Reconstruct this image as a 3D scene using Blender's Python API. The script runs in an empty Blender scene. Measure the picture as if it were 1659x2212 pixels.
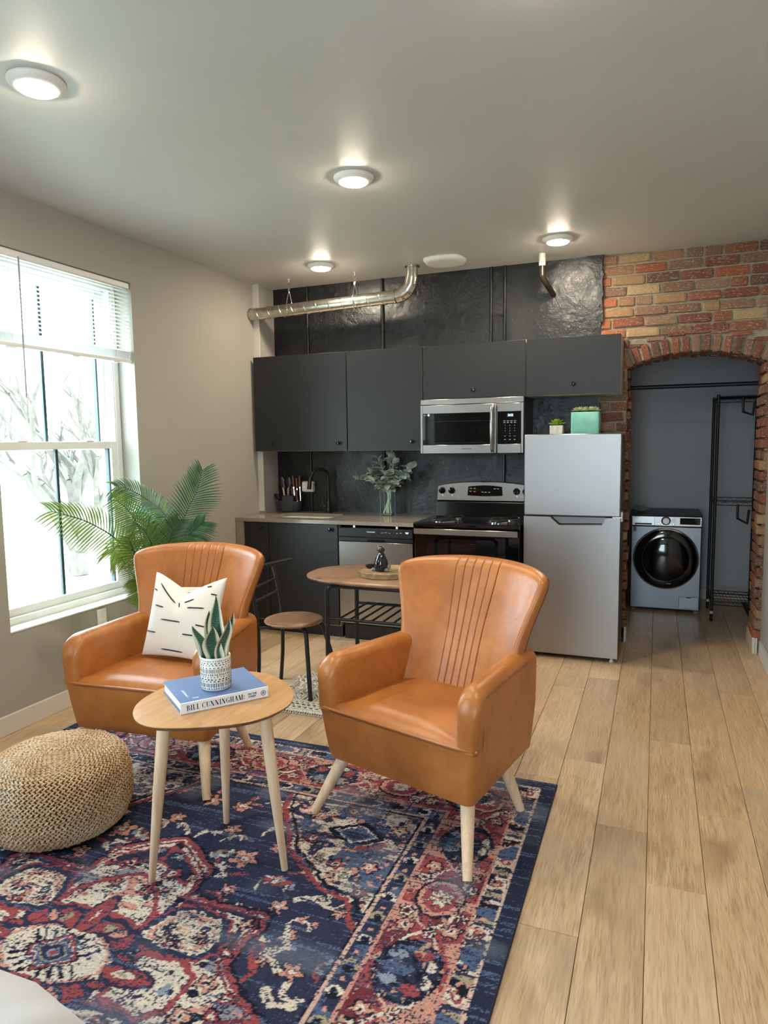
import bpy, bmesh, math, random
import numpy as np
from mathutils import Vector, Matrix

random.seed(7)
RNG = np.random.default_rng(7)
PI = math.pi
SC = bpy.context.scene
COL = SC.collection

# ------------------------------------------------------------------ camera
cam_d = bpy.data.cameras.new('camera')
cam = bpy.data.objects.new('camera', cam_d)
COL.objects.link(cam)
SC.camera = cam
cam_d.sensor_fit = 'HORIZONTAL'
cam_d.sensor_width = 36.0
cam_d.lens = 1494.14 / 1659 * 36
cam_d.clip_start = 0.05
cr, cu, cf = Vector((.9305, .366, -.0128)), Vector((-.0248, .098, .9949)), Vector((-.3654, .9254, -.1003))
m3 = Matrix((cr, cu, -cf)).transposed()
q = m3.to_quaternion().normalized()
cam.matrix_world = Matrix.Translation((0, 0, 1.4968)) @ q.to_matrix().to_4x4()

# ------------------------------------------------------------------ world, exposure
world = bpy.data.worlds.new('overcast_sky')
SC.world = world
world.use_nodes = True
wn = world.node_tree.nodes
bg = wn['Background']
bg.inputs[0].default_value = (.74, .88, 1.0, 1)
SKY = 4.9
bg.inputs[1].default_value = SKY
SC.view_settings.view_transform = 'Standard'
SC.view_settings.look = 'None'
SC.view_settings.exposure = 2.17
SC.view_settings.gamma = 1
SC.view_settings.use_curve_mapping = False
SC.cycles.use_denoising = True
SC.cycles.max_bounces = 10
SC.cycles.diffuse_bounces = 6
SC.cycles.transparent_max_bounces = 12
SC.cycles.sample_clamp_indirect = 8
LAMP_EMIT = 84.0

# ------------------------------------------------------------------ node materials
def lin(c):
    return tuple(((x / 12.92) if x <= .04045 else ((x + .055) / 1.055) ** 2.4) for x in c)
def rgb(r, g, b):
    return lin((r / 255, g / 255, b / 255)) + (1.0,)

class NT:
    def __init__(s, name):
        s.m = bpy.data.materials.new(name)
        s.m.use_nodes = True
        s.t = s.m.node_tree
        s.b = s.t.nodes['Principled BSDF']
        s.out = s.t.nodes['Material Output']
        s._co = None
    def n(s, typ, **kw):
        nd = s.t.nodes.new(typ)
        for k, v in kw.items():
            if k.startswith('i_'):
                key = k[2:]
                key = int(key) if key.isdigit() else key.replace('_', ' ')
                nd.inputs[key].default_value = v
            else:
                setattr(nd, k, v)
        return nd
    def l(s, a, b):
        s.t.links.new(a, b)
    def coord(s, rand=0.0):
        tc = s.n('ShaderNodeTexCoord')
        if not rand:
            return tc.outputs['Object']
        oi = s.n('ShaderNodeObjectInfo')
        mu = s.n('ShaderNodeMath', operation='MULTIPLY', i_1=rand)
        s.l(oi.outputs['Random'], mu.inputs[0])
        va = s.n('ShaderNodeVectorMath', operation='ADD')
        s.l(tc.outputs['Object'], va.inputs[0]); s.l(mu.outputs[0], va.inputs[1])
        return va.outputs[0]
    def mapv(s, co, scale):
        mp = s.n('ShaderNodeMapping')
        mp.inputs['Scale'].default_value = scale
        s.l(co, mp.inputs['Vector'])
        return mp.outputs[0]
    def noise(s, co, scale, detail=3, rough=.55, dist=0):
        nd = s.n('ShaderNodeTexNoise')
        nd.inputs['Scale'].default_value = scale; nd.inputs['Detail'].default_value = detail
        nd.inputs['Roughness'].default_value = rough; nd.inputs['Distortion'].default_value = dist
        s.l(co, nd.inputs['Vector'])
        return nd.outputs['Fac']
    def ramp(s, fac, stops, interp='LINEAR'):
        r = s.n('ShaderNodeValToRGB')
        r.color_ramp.interpolation = interp
        e = r.color_ramp.elements
        while len(e) < len(stops):
            e.new(.5)
        for el, (p, c) in zip(e, stops):
            el.position = p
            el.color = c if len(c) == 4 else tuple(c) + (1,)
        s.l(fac, r.inputs[0])
        return r.outputs[0]
    def mix(s, fac, a, b, mode='MIX'):
        mx = s.n('ShaderNodeMix', data_type='RGBA', blend_type=mode)
        for sock, v in ((mx.inputs[0], fac), (mx.inputs[6], a), (mx.inputs[7], b)):
            if isinstance(v, (int, float)):
                sock.default_value = v
            elif isinstance(v, tuple):
                sock.default_value = v
            else:
                s.l(v, sock)
        return mx.outputs[2]
    def bump(s, h, strength=.3, dist=.01):
        b = s.n('ShaderNodeBump')
        b.inputs['Strength'].default_value = strength; b.inputs['Distance'].default_value = dist
        s.l(h, b.inputs['Height'])
        s.l(b.outputs[0], s.b.inputs['Normal'])
    def set(s, col=None, rough=None, metal=None, spec=None):
        for key, v in (('Base Color', col), ('Roughness', rough), ('Metallic', metal), ('Specular IOR Level', spec)):
            if v is None: continue
            if isinstance(v, (int, float, tuple)):
                s.b.inputs[key].default_value = v
            else:
                s.l(v, s.b.inputs[key])
        return s

def simple(name, col, rough=.5, metal=0.0, spec=.5, nscale=0, namt=.12, bscale=0, bstr=.15, bdist=.003, coat=0):
    t = NT(name)
    c = col
    if nscale:
        f = t.noise(t.coord(3.0), nscale, 4)
        dark = tuple(x * (1 - namt) for x in col[:3]) + (1,)
        light = tuple(min(1, x * (1 + namt)) for x in col[:3]) + (1,)
        c = t.ramp(f, [(.3, dark), (.7, light)])
    t.set(c, rough, metal, spec)
    if bscale:
        t.bump(t.noise(t.coord(), bscale, 4), bstr, bdist)
    if coat:
        t.b.inputs['Coat Weight'].default_value = coat
    return t.m

M = {}
M['wall'] = simple('greige_wall_paint', rgb(160, 156, 148), .75, bscale=220, bstr=.06, nscale=2, namt=.02)
M['wall_grey'] = simple('grey_wall_paint', rgb(186, 189, 194), .7, nscale=1.5, namt=.05, bscale=150, bstr=.06)
M['ceiling'] = simple('grey_ceiling_paint', rgb(196, 195, 192), .46, spec=.3, nscale=1.2, namt=.03, bscale=160, bstr=.05)
M['trim'] = simple('white_trim_paint', rgb(205, 200, 190), .45)
M['vinyl'] = simple('white_vinyl', rgb(225, 226, 224), .35)
M['white'] = simple('white_plastic', rgb(235, 233, 228), .4)
M['slat'] = simple('white_blind_slat', rgb(226, 224, 222), .45)
M['dark_gasket'] = simple('dark_muntin', rgb(40, 62, 72), .4)
M['black'] = simple('black_plastic', rgb(16, 16, 17), .35)
M['black_metal'] = simple('black_powder_coated_metal', rgb(34, 36, 40), .42, .2, nscale=30, namt=.1)
M['black_gloss'] = simple('black_enamel', rgb(8, 8, 10), .08, 0, .6)
M['black_glass'] = simple('black_glass', rgb(6, 7, 9), .03, 0, .6)
M['door'] = simple('charcoal_matte_laminate', rgb(31, 32, 34), .42, 0, .4)
M['carcass'] = simple('taupe_cabinet_carcass', rgb(186, 176, 162), .5)
M['counter'] = None
M['chrome'] = simple('chrome', (.8, .8, .8, 1), .12, 1)
M['steel_dark'] = simple('dark_coil_metal', rgb(40, 38, 36), .4, .6)
M['fridge_side'] = simple('dark_grey_steel_side', rgb(84, 82, 80), .5, .3)
M['leg_wood'] = None
M['grout'] = simple('lime_mortar', rgb(150, 140, 122), .95, nscale=40, namt=.2, bscale=90, bstr=.5, bdist=.008)
M['ceramic'] = simple('white_ceramic', rgb(228, 226, 220), .35, nscale=5, namt=.03)
M['ink'] = simple('black_ink', rgb(22, 22, 24), .6)
M['navy_ink'] = simple('navy_ink', rgb(38, 45, 66), .6)
M['white_ink'] = simple('white_print', rgb(235, 237, 242), .6)
M['grey_ink'] = simple('grey_print', rgb(150, 152, 155), .6)
M['soil'] = simple('dark_potting_soil', rgb(38, 32, 28), .95, nscale=60, namt=.4, bscale=90, bstr=.8, bdist=.01)
M['page'] = simple('book_pages', rgb(232, 228, 218), .8)
M['mint'] = simple('mint_glaze', rgb(140, 208, 186), .3, nscale=14, namt=.12)
M['concrete_pot'] = simple('white_concrete', rgb(215, 208, 196), .85, nscale=60, namt=.15, bscale=80, bstr=.3)
M['succulent'] = simple('yellow_green_succulent', rgb(128, 158, 48), .45, nscale=20, namt=.3)
M['succulent_pale'] = simple('pale_succulent', rgb(168, 180, 128), .5, nscale=25, namt=.25)
M['sage'] = simple('sage_leaf', rgb(160, 172, 158), .7, nscale=25, namt=.18)
M['stem'] = simple('pale_green_stem', rgb(186, 200, 170), .6)
M['palm_stem'] = simple('dark_palm_stem', rgb(28, 62, 40), .5)
M['knife_wood'] = simple('red_brown_handle', rgb(96, 48, 34), .5, nscale=25, namt=.2)
M['pale_wood'] = simple('pale_beech', rgb(206, 180, 140), .6, nscale=20, namt=.1)
M['bark'] = simple('grey_bark', rgb(82, 78, 70), .9, nscale=8, namt=.3)
M['lawn'] = simple('pale_spring_lawn', rgb(158, 164, 142), .95, nscale=1.2, namt=.3)
M['duct'] = None
M['bed'] = simple('white_cotton', rgb(206, 205, 208), .85, nscale=2, namt=.02, bscale=5, bstr=.25, bdist=.03)
M['pillow'] = None
M['rug_white'] = simple('cream_wool', rgb(222, 214, 198), .95, nscale=50, namt=.12, bscale=120, bstr=.6, bdist=.01)
M['black_yarn'] = simple('black_yarn', rgb(40, 38, 38), .95)
M['rubber'] = simple('black_rubber', rgb(20, 20, 20), .7)
M['frosted_bag'] = simple('clear_plastic_bag', rgb(120, 128, 132), .25)
M['washer_black'] = simple('dark_washer_cabinet', rgb(42, 43, 45), .4)

def m_stainless(name, base, r0, stretch=(2, 2, 160), amt=.05):
    t = NT(name)
    co = t.mapv(t.coord(), stretch)
    f = t.noise(co, 4, 3)
    t.set(t.ramp(f, [(.3, tuple(x * (1 - amt) for x in base[:3])), (.7, base)]), r0, 1.0)
    t.bump(f, .05, .002)
    return t.m
M['steel'] = m_stainless('brushed_stainless', rgb(168, 165, 160), .27)
M['steel_fridge'] = m_stainless('satin_stainless_door', rgb(162, 161, 160), .40)
M['steel_washer'] = m_stainless('graphite_steel', rgb(134, 140, 148), .36)

def m_duct():
    t = NT('galvanised_duct')
    f = t.noise(t.coord(), 30, 4)
    t.set(t.ramp(f, [(.3, rgb(180, 176, 164)), (.7, rgb(212, 208, 198))]), .24, 1.0)
    t.bump(t.noise(t.coord(), 14, 2), .25, .006)
    return t.m
M['duct'] = m_duct()

def m_counter():
    t = NT('taupe_quartz_worktop')
    f = t.noise(t.coord(), 260, 2)
    t.set(t.ramp(f, [(.3, rgb(128, 118, 107)), (.62, rgb(142, 132, 120)), (.75, rgb(166, 156, 145))]), .13, 0, .5)
    return t.m
M['counter'] = m_counter()

def m_wood(name, c_dark, c_mid, c_light, axis=1, gs=(16, 1.3, 16), rough=.4, rand=20, knots=False, vary=True, coat=0):
    """long-grain wood: stretched noise, a warped ring figure and a per-board tint"""
    t = NT(name)
    co = t.coord(rand)
    g = t.noise(t.mapv(co, gs), 3.2, 6, .6, .6)
    w = t.n('ShaderNodeTexWave', wave_type='BANDS', bands_direction='X')
    w.inputs['Scale'].default_value = 5.5; w.inputs['Distortion'].default_value = 5.5
    w.inputs['Detail'].default_value = 2; w.inputs['Detail Scale'].default_value = .9
    sc = (1.4, .42, 1.4) if axis == 1 else (.42, 1.4, 1.4)
    t.l(t.mapv(co, sc), w.inputs['Vector'])
    big = t.noise(t.mapv(co, (2.2, .8, 2.2) if axis == 1 else (.8, 2.2, 2.2)), 2.0, 2)
    c = t.ramp(g, [(.25, c_dark), (.5, c_mid), (.75, c_light)])
    c = t.mix(t.ramp(w.outputs['Fac'], [(0, (.28,) * 3), (.35, (0, 0, 0)), (1, (0, 0, 0))]), c, c_dark)
    if knots:
        fine = t.noise(t.mapv(co, (60, 3.5, 60)), 3, 4, .6)
        c = t.mix(t.ramp(fine, [(.47, (0, 0, 0)), (.66, (.62,) * 3)]), c, rgb(146, 110, 74))
        k = t.noise(t.mapv(co, (3.6, 1.5, 3.6)), 1.6, 1.5)
        kf = t.n('ShaderNodeMath', operation='MULTIPLY')
        t.l(t.ramp(k, [(.56, (0, 0, 0)), (.72, (1, 1, 1))]), kf.inputs[0]); t.l(t.ramp(g, [(.3, (.3,) * 3), (.7, (.75,) * 3)]), kf.inputs[1])
        c = t.mix(kf.outputs[0], c, rgb(128, 98, 68))
    c = t.mix(t.ramp(big, [(.35, (0, 0, 0)), (.7, (.45,) * 3)]), c, c_light)
    if vary:
        oi = t.n('ShaderNodeObjectInfo')
        v = t.ramp(oi.outputs['Random'], [(0, (.82, .80, .78)), (.5, (1, 1, 1)), (1, (1.0, .93, .86))])
        c = t.mix(1.0, c, v, 'MULTIPLY')
    t.set(c, rough, 0, .45)
    t.bump(g, .06, .002)
    if coat: t.b.inputs['Coat Weight'].default_value = coat
    return t.m
M['plank'] = m_wood('oak_vinyl_plank', rgb(178, 148, 114), rgb(204, 174, 138), rgb(218, 193, 161), knots=True, rough=.34)
M['leg_wood'] = m_wood('pale_beech_leg', rgb(206, 170, 134), rgb(229, 197, 163), rgb(238, 211, 180), gs=(20, 20, 1.5), rough=.5, vary=False)
M['table_wood'] = m_wood('maple_veneer', rgb(172, 124, 76), rgb(192, 146, 98), rgb(202, 162, 116), gs=(10, 1.5, 10), rough=.27, vary=False)
M['table_edge'] = simple('brown_plywood_edge', rgb(128, 92, 58), .5, nscale=20, namt=.2)
M['walnut'] = m_wood('rustic_walnut_veneer', rgb(74, 48, 34), rgb(134, 98, 72), rgb(166, 128, 100), axis=0, gs=(2.2, 30, 30), rough=.33, vary=False)
M['tray_wood'] = m_wood('weathered_tray_wood', rgb(66, 52, 38), rgb(128, 104, 72), rgb(176, 150, 108), axis=0, gs=(5, 5, 9), rough=.7, vary=False)

def m_leather():
    t = NT('tan_leather')
    co = t.coord(5)
    f = t.noise(co, 5, 4, .6)
    f2 = t.noise(co, 34, 3, .6)
    c = t.ramp(f, [(.3, rgb(158, 94, 40)), (.55, rgb(178, 110, 52)), (.75, rgb(190, 124, 64))])
    c = t.mix(t.ramp(f2, [(.35, (.22,) * 3), (.6, (0, 0, 0))]), c, rgb(138, 78, 34))
    t.set(c, t.ramp(f2, [(.3, (.30,) * 3), (.7, (.42,) * 3)]), 0, .5)
    vo = t.n('ShaderNodeTexVoronoi', feature='DISTANCE_TO_EDGE'); vo.inputs['Scale'].default_value = 330
    t.l(co, vo.inputs['Vector'])
    wr = t.noise(co, 9, 3, .5, 1.2)
    ad = t.n('ShaderNodeMath', operation='MULTIPLY_ADD', i_1=.12)
    t.l(vo.outputs['Distance'], ad.inputs[0]); t.l(wr, ad.inputs[2])
    t.bump(ad.outputs[0], .14, .012)
    return t.m
M['leather'] = m_leather()
M['leather_seam'] = simple('tan_leather_seam', rgb(140, 80, 40), .45)

def m_brick():
    t = NT('weathered_brick')
    co = t.coord(30)
    oi = t.n('ShaderNodeObjectInfo')
    base = oi.outputs['Color']
    n1 = t.noise(co, 16, 5, .65)
    n2 = t.noise(co, 9, 5, .65)
    c = t.mix(t.ramp(n1, [(.3, (.55,) * 3), (.55, (0, 0, 0))]), base, rgb(96, 56, 42))
    c = t.mix(t.ramp(n2, [(.55, (0, 0, 0)), (.64, (.85,) * 3)]), c, rgb(184, 170, 148))
    t.set(c, .92, 0, .2)
    t.bump(n1, .55, .012)
    return t.m
M['brick'] = m_brick()

def m_plaster():
    t = NT('black_painted_rough_plaster')
    co = t.coord()
    n1 = t.noise(co, 11, 6, .6, 1.0)
    n2 = t.noise(co, 42, 5, .6, .6)
    n3 = t.noise(co, 1.6, 3)
    ad = t.n('ShaderNodeMath', operation='MULTIPLY_ADD', i_1=.8)
    t.l(n2, ad.inputs[0]); t.l(n1, ad.inputs[2])
    t.set(t.ramp(n3, [(.3, rgb(17, 18, 21)), (.7, rgb(24, 25, 27))]), t.ramp(n2, [(.3, (.26,) * 3), (.7, (.40,) * 3)]), 0, .5)
    patch = t.n('ShaderNodeMath', operation='MULTIPLY')
    t.l(ad.outputs[0], patch.inputs[0]); t.l(t.ramp(t.noise(co, 2.6, 3, .6), [(.36, (.12,) * 3), (.66, (1, 1, 1))]), patch.inputs[1])
    t.bump(patch.outputs[0], .55, .018)
    return t.m
M['plaster'] = m_plaster()
M['pipe_black'] = simple('black_painted_pipe', rgb(30, 30, 30), .35, 0, .5, bscale=60, bstr=.2)

def m_glass():
    t = NT('window_glass')
    tr = t.n('ShaderNodeBsdfTransparent'); gl = t.n('ShaderNodeBsdfGlossy')
    tr.inputs[0].default_value = (.97, .99, .985, 1); gl.inputs['Roughness'].default_value = .02
    fr = t.n('ShaderNodeLayerWeight'); fr.inputs['Blend'].default_value = .5
    pw = t.n('ShaderNodeMath', operation='POWER', i_1=5.0); t.l(fr.outputs['Facing'], pw.inputs[0])
    ml = t.n('ShaderNodeMath', operation='MULTIPLY_ADD', i_1=.9, i_2=.035); t.l(pw.outputs[0], ml.inputs[0])
    mx = t.n('ShaderNodeMixShader')
    t.l(ml.outputs[0], mx.inputs[0]); t.l(tr.outputs[0], mx.inputs[1]); t.l(gl.outputs[0], mx.inputs[2])
    t.l(mx.outputs[0], t.out.inputs[0])
    return t.m
M['glass'] = m_glass()

def m_emit(name, col, s):
    t = NT(name)
    e = t.n('ShaderNodeEmission'); e.inputs[0].default_value = col; e.inputs[1].default_value = s
    t.l(e.outputs[0], t.out.inputs[0])
    return t.m
M['lamp'] = m_emit('warm_led_diffuser', (1.0, .87, .67, 1), LAMP_EMIT)
M['led'] = m_emit('blue_white_display', (.6, .8, 1, 1), 1.6)

def m_cloth():
    t = NT('cream_cotton_weave')
    co = t.coord()
    w1 = t.noise(t.mapv(co, (3, 300, 300)), 1.5, 2); w2 = t.noise(t.mapv(co, (300, 300, 3)), 1.5, 2)
    ad = t.n('ShaderNodeMath', operation='ADD'); t.l(w1, ad.inputs[0]); t.l(w2, ad.inputs[1])
    t.set(t.ramp(ad.outputs[0], [(.3, rgb(212, 203, 190)), (.75, rgb(233, 227, 216))]), .9, 0, .2)
    t.bump(ad.outputs[0], .25, .004)
    return t.m
M['pillow'] = m_cloth()

def m_jute():
    t = NT('braided_jute')
    co = t.coord()
    f = t.noise(co, 6, 3, .6)
    f2 = t.noise(co, 140, 3, .6)
    c = t.ramp(f, [(.3, rgb(184, 150, 110)), (.5, rgb(208, 180, 144)), (.7, rgb(220, 204, 178))])
    c = t.mix(t.ramp(f2, [(.35, (.35,) * 3), (.6, (0, 0, 0))]), c, rgb(132, 98, 66))
    t.set(c, .8, 0, .3)
    t.bump(f2, .4, .004)
    return t.m
M['jute'] = m_jute()
M['jute_dark'] = simple('jute_gap_shadow_fibre', rgb(140, 110, 76), .95)

def m_palm():
    t = NT('palm_leaflet')
    at = t.n('ShaderNodeAttribute', attribute_name='hue')
    f = t.noise(t.coord(9), 30, 3)
    a = t.mix(at.outputs['Fac'], rgb(24, 74, 56), rgb(142, 172, 52))
    c = t.mix(t.ramp(f, [(.35, (0, 0, 0)), (.7, (.3,) * 3)]), a, rgb(84, 134, 72))
    t.set(c, .36, 0, .5)
    return t.m
M['palm'] = m_palm()

def m_vcol(name, rough, nscale, bstr, bdist=.006):
    t = NT(name)
    at = t.n('ShaderNodeAttribute', attribute_name='pattern')
    co = t.coord()
    n = t.noise(co, nscale, 3, .7)
    c = t.mix(1.0, at.outputs['Color'], t.ramp(n, [(.25, (.62,) * 3), (.5, (1, 1, 1)), (.8, (1.22,) * 3)]), 'MULTIPLY')
    t.set(c, rough, 0, .15)
    t.bump(n, bstr, bdist)
    return t.m
M['rug'] = m_vcol('persian_wool_pile', .95, 170, .7)
def m_snake():
    t = NT('snake_plant_leaf')
    at = t.n('ShaderNodeAttribute', attribute_name='pattern')
    w = t.n('ShaderNodeTexWave', wave_type='BANDS', bands_direction='Z')
    w.inputs['Scale'].default_value = 42; w.inputs['Distortion'].default_value = 7; w.inputs['Detail'].default_value = 2
    t.l(t.coord(), w.inputs['Vector'])
    g = t.mix(t.ramp(w.outputs['Fac'], [(.45, (0, 0, 0)), (.7, (.55,) * 3)]), rgb(30, 74, 58), rgb(74, 116, 92))
    c = t.mix(at.outputs['Fac'], g, rgb(226, 222, 196))
    t.set(c, .4, 0, .5)
    return t.m
M['snake'] = m_snake()

# ------------------------------------------------------------------ mesh building
class MB:
    def __init__(s):
        s.v = []; s.f = []; s.attr = {}
    def add(s, vs, fs):
        o = len(s.v)
        s.v += [tuple(p) for p in vs]
        s.f += [tuple(i + o for i in f) for f in fs]
        return o
    def box(s, x0, x1, y0, y1, z0, z1, b=0.0):
        X, Y, Z = (x0, x1), (y0, y1), (z0, z1)
        if b <= 0:
            vs = [(X[i], Y[j], Z[k]) for i in (0, 1) for j in (0, 1) for k in (0, 1)]
            s.add(vs, [(0, 1, 3, 2), (4, 6, 7, 5), (0, 4, 5, 1), (2, 3, 7, 6), (0, 2, 6, 4), (1, 5, 7, 3)])
            return s
        b = min(b, .49 * (x1 - x0), .49 * (y1 - y0), .49 * (z1 - z0))
        idx = {}; vs = []
        for i in (0, 1):
            for j in (0, 1):
                for k in (0, 1):
                    for a in range(3):
                        p = [X[i], Y[j], Z[k]]
                        for c, sgn in ((0, i), (1, j), (2, k)):
                            if c != a: p[c] += b if sgn == 0 else -b
                        idx[i, j, k, a] = len(vs); vs.append(p)
        fs = []
        R = ((0, 0), (0, 1), (1, 1), (1, 0))
        for sg in (0, 1):
            fs.append([idx[sg, j, k, 0] for j, k in R]); fs.append([idx[i, sg, k, 1] for i, k in R]); fs.append([idx[i, j, sg, 2] for i, j in R])
        for j in (0, 1):
            for k in (0, 1):
                fs.append([idx[0, j, k, 1], idx[1, j, k, 1], idx[1, j, k, 2], idx[0, j, k, 2]])
                fs.append([idx[j, 0, k, 0], idx[j, 1, k, 0], idx[j, 1, k, 2], idx[j, 0, k, 2]])
                fs.append([idx[j, k, 0, 0], idx[j, k, 1, 0], idx[j, k, 1, 1], idx[j, k, 0, 1]])
        for i in (0, 1):
            for j in (0, 1):
                for k in (0, 1):
                    fs.append([idx[i, j, k, a] for a in range(3)])
        s.add(vs, fs)
        return s
    def loft(s, rings, closed=True, caps=True):
        n = len(rings[0])
        o = s.add([p for r in rings for p in r], [])
        for i in range(len(rings) - 1):
            for j in range(n if closed else n - 1):
                k = (j + 1) % n
                s.f.append((o + i * n + j, o + i * n + k, o + (i + 1) * n + k, o + (i + 1) * n + j))
        if caps:
            s.f.append(tuple(o + j for j in range(n)))
            s.f.append(tuple(o + (len(rings) - 1) * n + j for j in range(n)))
        return s
    def tube(s, pts, r, n=8, closed=False, caps=True):
        P = [Vector(p) for p in pts]
        rr = r if isinstance(r, (list, tuple)) else [r] * len(P)
        rings = []
        up = None
        for i, p in enumerate(P):
            if closed:
                d = P[(i + 1) % len(P)] - P[i - 1]
            else:
                d = P[min(i + 1, len(P) - 1)] - P[max(i - 1, 0)]
            if d.length < 1e-9: d = Vector((0, 0, 1))
            d.normalize()
            if up is None:
                up = Vector((0, 0, 1)) if abs(d.z) < .9 else Vector((1, 0, 0))
            a = (up - d * up.dot(d))
            if a.length < 1e-6: a = d.orthogonal()
            a.normalize(); up = a
            b = d.cross(a)
            rings.append([p + (a * math.cos(2 * PI * k / n) + b * math.sin(2 * PI * k / n)) * rr[i] for k in range(n)])
        if closed:
            rings.append(rings[0])
        return s.loft(rings, True, caps and not closed)
    def cyl(s, p0, p1, r0, r1=None, n=16):
        return s.tube([p0, p1], [r0, r0 if r1 is None else r1], n)
    def lathe(s, prof, c=(0, 0, 0), n=24, axis='z', caps=True):
        rings = []
        for r, h in prof:
            ring = []
            for k in range(n):
                a = 2 * PI * k / n
                u, w = r * math.cos(a), r * math.sin(a)
                p = {'z': (u, w, h), 'y': (u, h, w), 'x': (h, u, w)}[axis]
                ring.append((c[0] + p[0], c[1] + p[1], c[2] + p[2]))
            rings.append(ring)
        return s.loft(rings, True, caps)
    def prism(s, poly, a0, a1, axis='z', b=0.0):
        """extrude a 2-D polygon along axis; b shrinks both ends into a chamfer"""
        def P(p, h):
            return {'z': (p[0], p[1], h), 'y': (p[0], h, p[1]), 'x': (h, p[0], p[1])}[axis]
        if b:
            cx = sum(p[0] for p in poly) / len(poly); cy = sum(p[1] for p in poly) / len(poly)
            def sh(p):
                d = math.hypot(p[0] - cx, p[1] - cy) or 1
                return (p[0] - (p[0] - cx) / d * b, p[1] - (p[1] - cy) / d * b)
            inn = [sh(p) for p in poly]
            rings = [[P(p, a0) for p in inn], [P(p, a0 + b) for p in poly], [P(p, a1 - b) for p in poly], [P(p, a1) for p in inn]]
        else:
            rings = [[P(p, a0) for p in poly], [P(p, a1) for p in poly]]
        return s.loft(rings)
    def grid(s, fn, nu, nv, us=None, vs=None):
        us = us if us is not None else [i / nu for i in range(nu + 1)]
        vs = vs if vs is not None else [j / nv for j in range(nv + 1)]
        return s.loft([[fn(u, v) for u in us] for v in vs], False, False)
    def xf(s, mat):
        s.v = [tuple(mat @ Vector(p)) for p in s.v]
        return s
    def build(s, name, mat, parent=None, local=False, smooth=38, recalc=True, kind=None):
        me = bpy.data.meshes.new(name)
        off = Vector((0, 0, 0))
        if parent is not None and not local:
            p = parent
            while p is not None:
                off += p.location; p = p.parent
        vs = s.v if off.length == 0 else [(a - off.x, b - off.y, c - off.z) for a, b, c in s.v]
        me.from_pydata(vs, [], s.f)
        if recalc:
            bm = bmesh.new(); bm.from_mesh(me)
            bmesh.ops.recalc_face_normals(bm, faces=bm.faces)
            bm.to_mesh(me); bm.free()
        for k, vals in s.attr.items():
            at = me.attributes.new(k, 'FLOAT', 'POINT')
            at.data.foreach_set('value', np.asarray(vals, dtype=np.float32))
        if smooth:
            me.polygons.foreach_set('use_smooth', [True] * len(me.polygons))
            me.set_sharp_from_angle(angle=math.radians(smooth))
        if mat is not None:
            me.materials.append(M[mat] if isinstance(mat, str) else mat)
        o = bpy.data.objects.new(name, me)
        COL.objects.link(o)
        if parent is not None: o.parent = parent
        if kind: o['kind'] = kind
        return o

def tag(o, label=None, cat=None, group=None, kind=None):
    if label: o['label'] = label
    if cat: o['category'] = cat
    if group: o['group'] = group
    if kind: o['kind'] = kind
    return o
def thing(name, label, cat, loc=(0, 0, 0), rz=0.0, group=None):
    o = bpy.data.objects.new(name, None)
    COL.objects.link(o)
    o.empty_display_size = .05
    o.location = loc; o.rotation_euler = (0, 0, rz)
    return tag(o, label, cat, group)
def struct(o):
    o['kind'] = 'structure'
    return o
def bx(name, mat, parent, x0, x1, y0, y1, z0, z1, b=.002, **kw):
    return MB().box(x0, x1, y0, y1, z0, z1, b).build(name, mat, parent, **kw)
def inst(src, name, loc, parent=None, rot=(0, 0, 0), scale=(1, 1, 1)):
    o = bpy.data.objects.new(name, src)
    COL.objects.link(o)
    if parent is not None: o.parent = parent
    o.location = loc; o.rotation_euler = rot; o.scale = scale
    return o
def text_mesh(txt, size, extrude=.0006):
    cu = bpy.data.curves.new('lettering', 'FONT')
    cu.body = txt; cu.size = size; cu.extrude = extrude; cu.align_x = 'CENTER'; cu.align_y = 'CENTER'
    cu.resolution_u = 2
    o = bpy.data.objects.new('lettering', cu); COL.objects.link(o)
    dg = bpy.context.evaluated_depsgraph_get(); dg.update()
    me = bpy.data.meshes.new_from_object(o.evaluated_get(dg))
    bpy.data.objects.remove(o); bpy.data.curves.remove(cu)
    return me
def lettering(txt, size, mat, parent, loc, rot, sx=1.0, name='lettering'):
    me = text_mesh(txt, size)
    me.materials.clear(); me.materials.append(M[mat])
    o = bpy.data.objects.new(name, me); COL.objects.link(o)
    off = Vector((0, 0, 0)); p = parent
    while p is not None:
        off += p.location; p = p.parent
    o.parent = parent
    o.location = Vector(loc) - off
    o.rotation_euler = rot; o.scale = (sx, 1, 1)
    return o
FRONT = (PI / 2, 0, 0)          # lettering on a face that looks towards -y
def smooth_path(pts, n=6):
    P = [Vector(p) for p in pts]
    out = []
    for i in range(len(P) - 1):
        p0, p1, p2, p3 = P[max(i - 1, 0)], P[i], P[i + 1], P[min(i + 2, len(P) - 1)]
        for k in range(n):
            t = k / n
            out.append(.5 * ((2 * p1) + (p2 - p0) * t + (2 * p0 - 5 * p1 + 4 * p2 - p3) * t * t + (3 * p1 - p0 - 3 * p2 + p3) * t ** 3))
    out.append(P[-1])
    return out
def rrect(x0, x1, y0, y1, r, n=5):
    out = []
    for cx, cy, a0 in ((x1 - r, y1 - r, 0), (x0 + r, y1 - r, PI / 2), (x0 + r, y0 + r, PI), (x1 - r, y0 + r, 1.5 * PI)):
        for k in range(n + 1):
            a = a0 + PI / 2 * k / n
            out.append((cx + r * math.cos(a), cy + r * math.sin(a)))
    return out

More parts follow.
